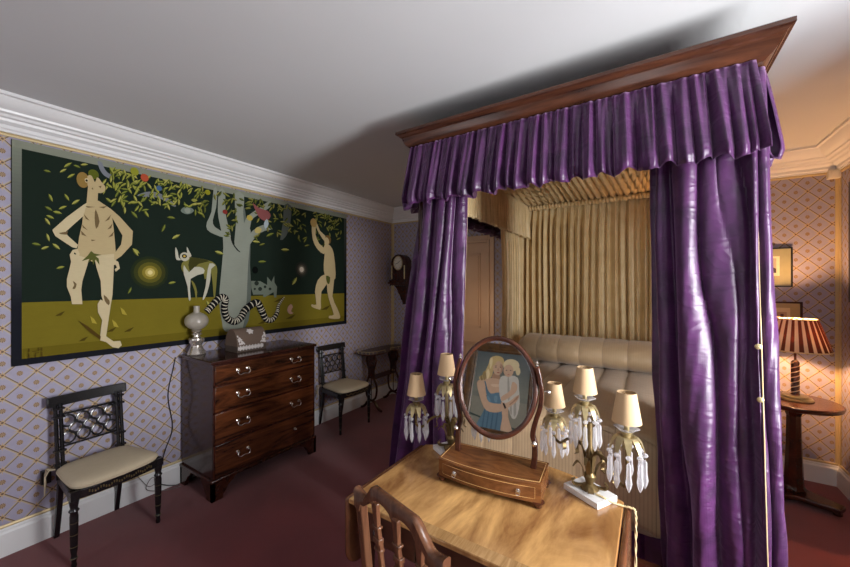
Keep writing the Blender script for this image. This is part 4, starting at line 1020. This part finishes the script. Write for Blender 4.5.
# ------------------------------------------------------------------ right corner: lamp table, lamp, pictures, sensor
LTX, LTY = .872, 3.60
t = thing('pedestal_table', (LTX, LTY, 0), 0, 'round mahogany pedestal table in the right corner beside the bed', 'table')
b = MB(); b.lathe([(.205, .672), (.232, .680), (.240, .685), (.246, .705), (.243, .712), (.238, .715)], n=48); b.build('table_top', M['lamp_wood'], t, autos=30)
b = MB(); b.lathe([(.062, .06), (.066, .08), (.055, .10), (.054, .12), (.043, .40), (.040, .60), (.055, .64), (.075, .668)], n=8); b.build('pedestal', M['mahog_dark'], t, flat_=True)
b = MB(); P = []
for k_ in range(3):
    a = radians(-32+120*k_)
    for w in (-.19, .19): P.append((.245*cos(a+w), .245*sin(a+w)))
    a2 = a+radians(60); P.append((.10*cos(a2), .10*sin(a2)))
b.prism(P, lambda a, c, z: (a, c, z), .028, .062); b.build('plinth', M['mahog_dark'], t, bev=.006)
for k_ in range(3):
    a = radians(-32+120*k_); b = MB(); b.lathe([(.018, 0), (.024, .008), (.024, .02), (.018, .03)], (.215*cos(a), .215*sin(a), 0), 12); b.build('foot', M['mahog_dark'], t)
t = thing('table_lamp', (LTX+.012, LTY+.02, .715), 0, 'lit table lamp with striped pleated shade on the pedestal table', 'lamp')
greenm = plain('veined green marble', (120, 108, 80), .3, var=.3, scale=40)
b = MB(); b.lathe([(.092, 0), (.096, .006), (.09, .014), (.07, .016), (.074, .020), (.068, .030), (.03, .034)], n=36); b.build('lamp_base', greenm, t)
b = MB(); b.lathe([(.026, .034), (.023, .04), (.023, .27), (.016, .28), (.007, .285), (.007, .34)], n=20); b.build('column', M['lamp_wood'], t)
b = MB()
for ph in (0, pi): b.tube([(.024*cos(ph+i*.42), .024*sin(ph+i*.42), .045+i*.0047) for i in range(48)], .003, 5)
b.build('spiral_inlay', plain('bone', (216, 196, 160), .4), t)
b = MB(); n = 192; rings = []
for r, z in ((.182, .362), (.112, .585)):
    rings.append([b.v(((r+.003*cos(i*pi/4))*cos(2*pi*i/n), (r+.003*cos(i*pi/4))*sin(2*pi*i/n), z)) for i in range(n)])
b.skin(rings, cap=False); sh = b.build('lamp_shade', M['pleatshade'], t, solid=.0015)
b = MB(); b.tube([(.184*cos(2*pi*i/48), .184*sin(2*pi*i/48), .363) for i in range(48)], .004, 6, close=True); b.tube([(.113*cos(2*pi*i/48), .113*sin(2*pi*i/48), .584) for i in range(48)], .003, 6, close=True)
for k_ in range(3): a = 2*pi*k_/3; b.tube([(0, 0, .50), (.116*cos(a), .116*sin(a), .582)], .0015, 5)
b.tube([(0, 0, .34), (0, 0, .50)], .002, 5)
b.build('shade_trim', M['lining'], sh)
b = MB(); b.lathe([(.012, .34), (.014, .36), (.027, .40), (.028, .42), (.018, .445), (.001, .452)], n=16); b.build('bulb', M['bulb'], t)
lamp_pos = Vector((LTX+.012, LTY+.02, .715+.41))
def picture(name, label, fn, a0, a1, z0, z1, frame, w, layers, cat='picture', dz=.02):
    """fn(a, off, z): a along the wall, off away from it; layers of (polys, material)"""
    a0, a1 = min(a0, a1), max(a0, a1)
    t = thing(name, fn((a0+a1)/2, 0, z0), 0, label, cat); Ti = Matrix.Translation(-Vector(t.location))
    b = MB(Ti)
    def bx(p0, p1, o0, o1, q0, q1):
        A_, B_ = fn(p0, o0, q0), fn(p1, o1, q1); b.box(min(A_[0], B_[0]), max(A_[0], B_[0]), min(A_[1], B_[1]), max(A_[1], B_[1]), q0, q1)
    bx(a0, a0+w, .003, dz, z0, z1); bx(a1-w, a1, .003, dz, z0, z1); bx(a0+w, a1-w, .003, dz, z0, z0+w); bx(a0+w, a1-w, .003, dz, z1-w, z1)
    b.build('picture_frame', frame, t, bev=min(.004, w/5))
    b = MB(Ti); mats = []
    bx(a0+w*.8, a1-w*.8, .004, dz*.4, z0+w*.8, z1-w*.8); mats.append(layers[0])
    for i, (poly, m) in enumerate(layers[1:]):
        if m not in mats: mats.append(m)
        b.mi = mats.index(m); b.ngon([fn(p[0], dz*.4+.0006+i*.00006, p[1]) for p in poly])
    b.build('picture_sheet', mats, t, flat_=True)
    return t
bf = lambda a, o, z: (a, YB-o, z)
def rc(a0, a1, z0, z1): return [(a0, z0), (a1, z0), (a1, z1), (a0, z1)]
p0, p1 = onY(793, 247, YB-.02), onY(793, 287, YB-.02)
x1 = p0.x; x0 = x1-.42; z1, z0 = p0.z, p1.z; xm = (x0+x1)/2+.05
picture('framed_print', 'black framed print with wide mount, upper of two behind the lamp', bf, x0, x1, z0, z1, M['black'], .010,
        [paint((158, 154, 120)), (rc(xm-.11, xm+.085, z0+.09, z1-.07), paint((226, 216, 186))), (rc(xm-.09, xm+.065, z0+.115, z1-.085), paint((176, 168, 150))),
         ([(xm-.09, z0+.115), (xm+.065, z0+.115), (xm+.065, z0+.15), (xm+.02, z0+.175), (xm-.03, z0+.15), (xm-.09, z0+.165)], paint((64, 58, 54)))])
p0 = onY(803, 302, YB-.02); x1 = p0.x; x0 = x1-.52; z1 = p0.z; z0 = z1-.36
L = [paint((196, 162, 104)), (rc(x0+.10, x1-.07, z0+.07, z1-.05), paint((236, 206, 150))), (rc(x0+.12, x1-.09, z0+.09, z1-.085), paint((206, 160, 110)))]
for i in range(7): a = x0+.14+i*.042; L.append((rc(a, a+.02, z0+.10, z1-.10-.01*(i % 3)), paint((112, 66, 44))))
picture('framed_print', 'gilt framed print with columns, lower of two behind the lamp', bf, x0, x1, z0, z1, M['frame_wood'], .014, L)
rf = lambda a, o, z: (XR-o, a, z)
picture('framed_picture', 'tall black framed picture on right wall at the photo edge', rf, 3.25, 3.80, 1.42, 2.29, M['black'], .05, [paint((38, 36, 40)), (rc(3.35, 3.70, 1.55, 2.15), paint((52, 46, 42)))])
q = onY(834, 173.5, YB-.04); b = MB(); b.box(q.x-.03, q.x+.036, YB-.05, YB-.001, q.z-.035, q.z+.03); b.box(q.x-.02, q.x+.024, YB-.056, YB-.05, q.z-.025, q.z+.015)
o = b.build('motion_sensor', M['plastic_w'], bev=.005); tag(o, 'small cream sensor box high in the right corner under the cornice', 'sensor')
# things by the skirting: socket, plug and cables
b = MB(); q = onX(46, 477, XL+.02); b.box(XL+.001, XL+.03, q.y-.022, q.y+.022, q.z-.04, q.z+.04); so = b.build('wall_socket', M['black'], bev=.003); tag(so, 'black wall socket behind the near side chair', 'socket')
def cable(label, pts, r, m):
    b = MB(); b.tube(smooth_poly(pts, 6, False), r, 6); o = b.build('cable', m); tag(o, label, 'cable')
cable('dark lamp cable hanging down the wallpaper beside the chest', [(XL+.008, 1.265, .985), (XL+.008, 1.25, .90), (XL+.008, 1.215, .70), (XL+.008, 1.245, .45), (XL+.008, 1.20, .30), (XL+.03, 1.16, .20), (XL+.035, 1.12, .10), (XL+.04, 1.20, .03), (XL+.06, 1.27, .008)], .0035, M['black'])
cable('thin grey cable looping over the skirting left of the chest', [(XL+.018, .97, .30), (XL+.012, 1.0, .22), (XL+.030, 1.04, .14), (XL+.030, 1.09, .07), (XL+.035, 1.15, .10), (XL+.034, 1.10, .13), (XL+.032, 1.07, .06), (XL+.07, 1.16, .02), (XL+.09, 1.27, .006)], .0025, plain('grey flex', (120, 112, 110), .5))

# ------------------------------------------------------------------ portrait opposite, seen in the mirror
PXC, PZC, PW, PH = -1.07, 1.52, .67, .90
def portrait():
    x0, z1 = PXC-PW/2, PZC+PH/2
    def cv(L, sm=3):
        out = []
        for x, y in (smooth_poly(L, sm) if sm else L):
            dx, dy = x-65, y-55; det = 300*400+25*35
            u = (dx*400+dy*35)/det; v = (300*dy-25*dx)/det
            out.append((x0+PW*min(1.0, max(0, u)), z1-PH*min(1.0, max(0, v))))
        return out
    def e(cx, cy, rx, ry): return cv([(cx+rx*cos(2*pi*i/18), cy+ry*sin(2*pi*i/18)) for i in range(18)], 0)
    skn, sh_, hair, hairc = (200, 166, 138), (168, 130, 104), (196, 170, 116), (216, 198, 156)
    L = [paint((98, 104, 100))]
    add = lambda p, c: L.append((p, paint(c)))
    add(rc(x0, x0+PW, z1-PH*.99, z1-PH*.60), (134, 132, 118))
    add(rc(x0, x0+PW, z1-PH*.62, z1-PH*.52), (118, 120, 110)); add(rc(x0, x0+PW, z1-PH*.14, z1-PH*.01), (84, 90, 88))
    for i in range(16):
        f = i/15; z_ = z1-PH*(.005+.55*i/16); add(rc(x0, x0+PW, z_-PH*.036, z_), (int(84+40*f), int(92+34*f), int(94+20*f)))
    add(cv([(30, 385), (80, 400), (200, 430), (330, 460), (330, 468), (200, 440), (80, 408), (30, 394)]), (56, 72, 66))
    add(cv([(132, 130), (140, 100), (170, 86), (205, 94), (216, 118), (212, 140), (165, 120), (158, 160), (150, 200), (120, 222), (92, 224), (82, 205), (108, 190), (118, 165)]), hair)
    add(cv([(162, 180), (192, 185), (196, 215), (200, 240), (150, 240), (150, 210)]), sh_)
    add(cv([(75, 236), (100, 216), (160, 208), (205, 222), (208, 285), (150, 300), (118, 292)]), skn)
    add(e(183, 152, 27, 39), skn); add(cv([(158, 118), (180, 104), (208, 118), (212, 135), (200, 118), (178, 116), (162, 140)]), hair)
    for x in (172, 198): add(e(x, 148, 5, 2.6), (60, 62, 60)); add(e(x, 141, 7, 1.8), (140, 110, 76))
    add(cv([(184, 150), (190, 165), (181, 167)], 0), sh_); add(e(186, 177, 8, 2.6), (160, 84, 72))
    add(cv([(120, 262), (128, 262), (150, 288), (192, 280), (204, 300), (206, 330), (212, 380), (218, 430), (216, 490), (150, 480), (90, 462), (80, 450), (110, 390), (126, 350), (130, 310)]), (92, 122, 140))
    for p_, c_ in (([(100, 190), (112, 170), (124, 200), (110, 222)], (150, 126, 82)), ([(136, 110), (150, 96), (152, 130), (140, 160)], (222, 204, 156)), ([(120, 180), (132, 160), (140, 190), (128, 216)], (226, 206, 160)), ([(88, 206), (96, 196), (104, 218), (96, 224)], (140, 118, 76)),
                   ([(76, 240), (88, 240), (104, 300), (128, 352), (120, 362), (96, 316)], (158, 120, 94)), ([(140, 352), (200, 356), (220, 362), (190, 378), (136, 372)], (158, 120, 94)), ([(196, 130), (208, 140), (206, 170), (194, 186), (200, 160)], (172, 136, 112)), ([(150, 240), (200, 240), (200, 250), (160, 252)], (216, 186, 158)),
                   ([(132, 300), (150, 320), (148, 352), (132, 340)], (112, 142, 158)), ([(170, 300), (186, 300), (184, 330), (170, 326)], (114, 144, 160))): add(cv(p_), c_)
    for x in (120, 142, 165, 188): add(cv([(x, 372), (x+5, 372), (x-4, 470), (x-12, 466)], 0), (70, 98, 118))
    add(cv([(112, 225), (118, 224), (138, 285), (130, 288)], 0), (84, 112, 130))
    add(e(254, 135, 43, 33), hairc); add(e(290, 165, 12, 22), hairc)
    add(cv([(200, 200), (240, 190), (288, 198), (296, 250), (300, 330), (284, 395), (262, 400), (240, 350), (205, 320), (192, 250)]), (198, 192, 180))
    for p_ in ([(236, 210), (244, 206), (250, 300), (240, 310)], [(270, 330), (280, 310), (284, 372), (272, 392)], [(252, 330), (260, 330), (262, 386), (252, 370)]): add(cv(p_), (164, 158, 148))
    add(cv([(205, 330), (240, 345), (245, 400), (266, 465), (258, 480), (222, 478), (206, 460), (214, 400)]), skn)
    add(e(240, 165, 27, 33), skn); add(cv([(212, 150), (222, 118), (258, 112), (280, 128), (276, 160), (262, 138), (232, 132)]), hairc)
    for x in (230, 252): add(e(x, 163, 4.2, 2.4), (62, 64, 64))
    add(e(241, 186, 6, 2.4), (176, 98, 84))
    add(cv([(262, 222), (286, 236), (282, 270), (250, 300), (214, 322), (204, 312), (212, 296), (250, 268)]), skn)
    add(cv([(72, 236), (104, 226), (122, 280), (142, 332), (225, 338), (230, 356), (190, 380), (130, 374), (96, 318)]), skn)
    add(cv([(222, 338), (250, 320), (286, 290), (296, 296), (284, 320), (252, 346), (232, 358)]), skn)
    for q in range(4): add(cv([(248+q*11, 336-q*9), (252+q*11, 340-q*9), (276+q*7, 316-q*9), (272+q*7, 312-q*9)], 0), sh_)
    add(cv([(214, 334), (222, 330), (234, 354), (226, 360)], 0), (40, 36, 36))
    pf = lambda a, o, z: (a, YF+o, z)
    # frame
    t = thing('framed_portrait', (PXC, YF, PZC-PH/2), 0, 'framed portrait of woman in blue dress holding blonde child, seen in mirror', 'painting')
    Ti = Matrix.Translation(-Vector(t.location)); b = MB(Ti); rings = []
    for sx, sz in ((-1, -1), (1, -1), (1, 1), (-1, 1)):
        rings.append([b.v((PXC+sx*(PW/2+o), YF+y, PZC+sz*(PH/2+o))) for o, y in ((-.01, .012), (-.01, .022), (.005, .03), (.02, .026), (.06, .045), (.09, .05), (.10, .035), (.10, .002), (-.01, .002))])
    b.skin(rings, close=True); b.build('picture_frame', wood('dark gilt oak', (58, 38, 22), (110, 78, 44), .35, (4, 4, 4), 3), t, autos=20)
    b = MB(Ti); b.box(x0-.005, x0+PW+.005, YF+.004, YF+.014, z1-PH-.005, z1+.005); mats = [L[0]]
    for i, (poly, m) in enumerate(L[1:]):
        if m not in mats: mats.append(m)
        b.mi = mats.index(m); b.ngon([(p[0], YF+.0145+i*.0001, p[1]) for p in poly])
    b.build('canvas', mats, t, flat_=True)
portrait()

# ------------------------------------------------------------------ light
def area(name, loc, rot, sx, sy, e, col):
    l = bpy.data.lights.new(name, 'AREA'); l.shape = 'RECTANGLE'; l.size = sx; l.size_y = sy; l.energy = e; l.color = col
    o = bpy.data.objects.new(name, l); C.objects.link(o); o.location = loc; o.rotation_euler = rot; return o
area('daylight_right', (XR+.32, (WY0+WY1)/2, (WZ0+WZ1)/2), (0, radians(90), 0), 1.15, .5, 150, (.97, .98, 1))
area('daylight_front', ((VX0+VX1)/2, YF-.32, (WZ0+WZ1)/2), (radians(90), 0, 0), .7, 1.75, 10, (.97, .98, 1))
area('daylight_front_left', ((UX0+UX1)/2, YF-.32, (WZ0+WZ1)/2), (radians(90), 0, 0), 1.0, 1.75, 7, (.95, .97, 1))
l = bpy.data.lights.new('bulb_light', 'POINT'); l.energy = 55; l.color = (1, .52, .23); l.shadow_soft_size = .03
o = bpy.data.objects.new('bulb_light', l); C.objects.link(o); o.location = lamp_pos+Vector((0, 0, .065))
l = bpy.data.lights.new('far_lamp_light', 'POINT'); l.energy = 2.5; l.color = (1, .70, .42); l.shadow_soft_size = .12
o = bpy.data.objects.new('far_lamp_light', l); C.objects.link(o); o.location = (-1.75, 3.45, 1.25)
w = bpy.data.worlds.new('sky'); bpy.context.scene.world = w; w.use_nodes = True
w.node_tree.nodes['Background'].inputs[0].default_value = (.88, .93, 1, 1); w.node_tree.nodes['Background'].inputs[1].default_value = 1.2

# ------------------------------------------------------------------ camera
cam = bpy.data.cameras.new('camera'); co = bpy.data.objects.new('camera', cam); C.objects.link(co)
co.location = (0, 0, EYE); co.rotation_euler = (radians(90), 0, YAW)
cam.sensor_width = 36; cam.lens = F/850*36; cam.shift_y = -(283.5-284.4)/850*1; cam.clip_start = .02
sc = bpy.context.scene; sc.camera = co
sc.view_settings.view_transform = 'Standard'; sc.view_settings.look = 'None'; sc.view_settings.gamma = 1
sc.view_settings.exposure = .2
sc.cycles.max_bounces = 8; sc.cycles.diffuse_bounces = 4; sc.cycles.transmission_bounces = 6; sc.cycles.use_denoising = True
sc.cycles.sample_clamp_indirect = 4
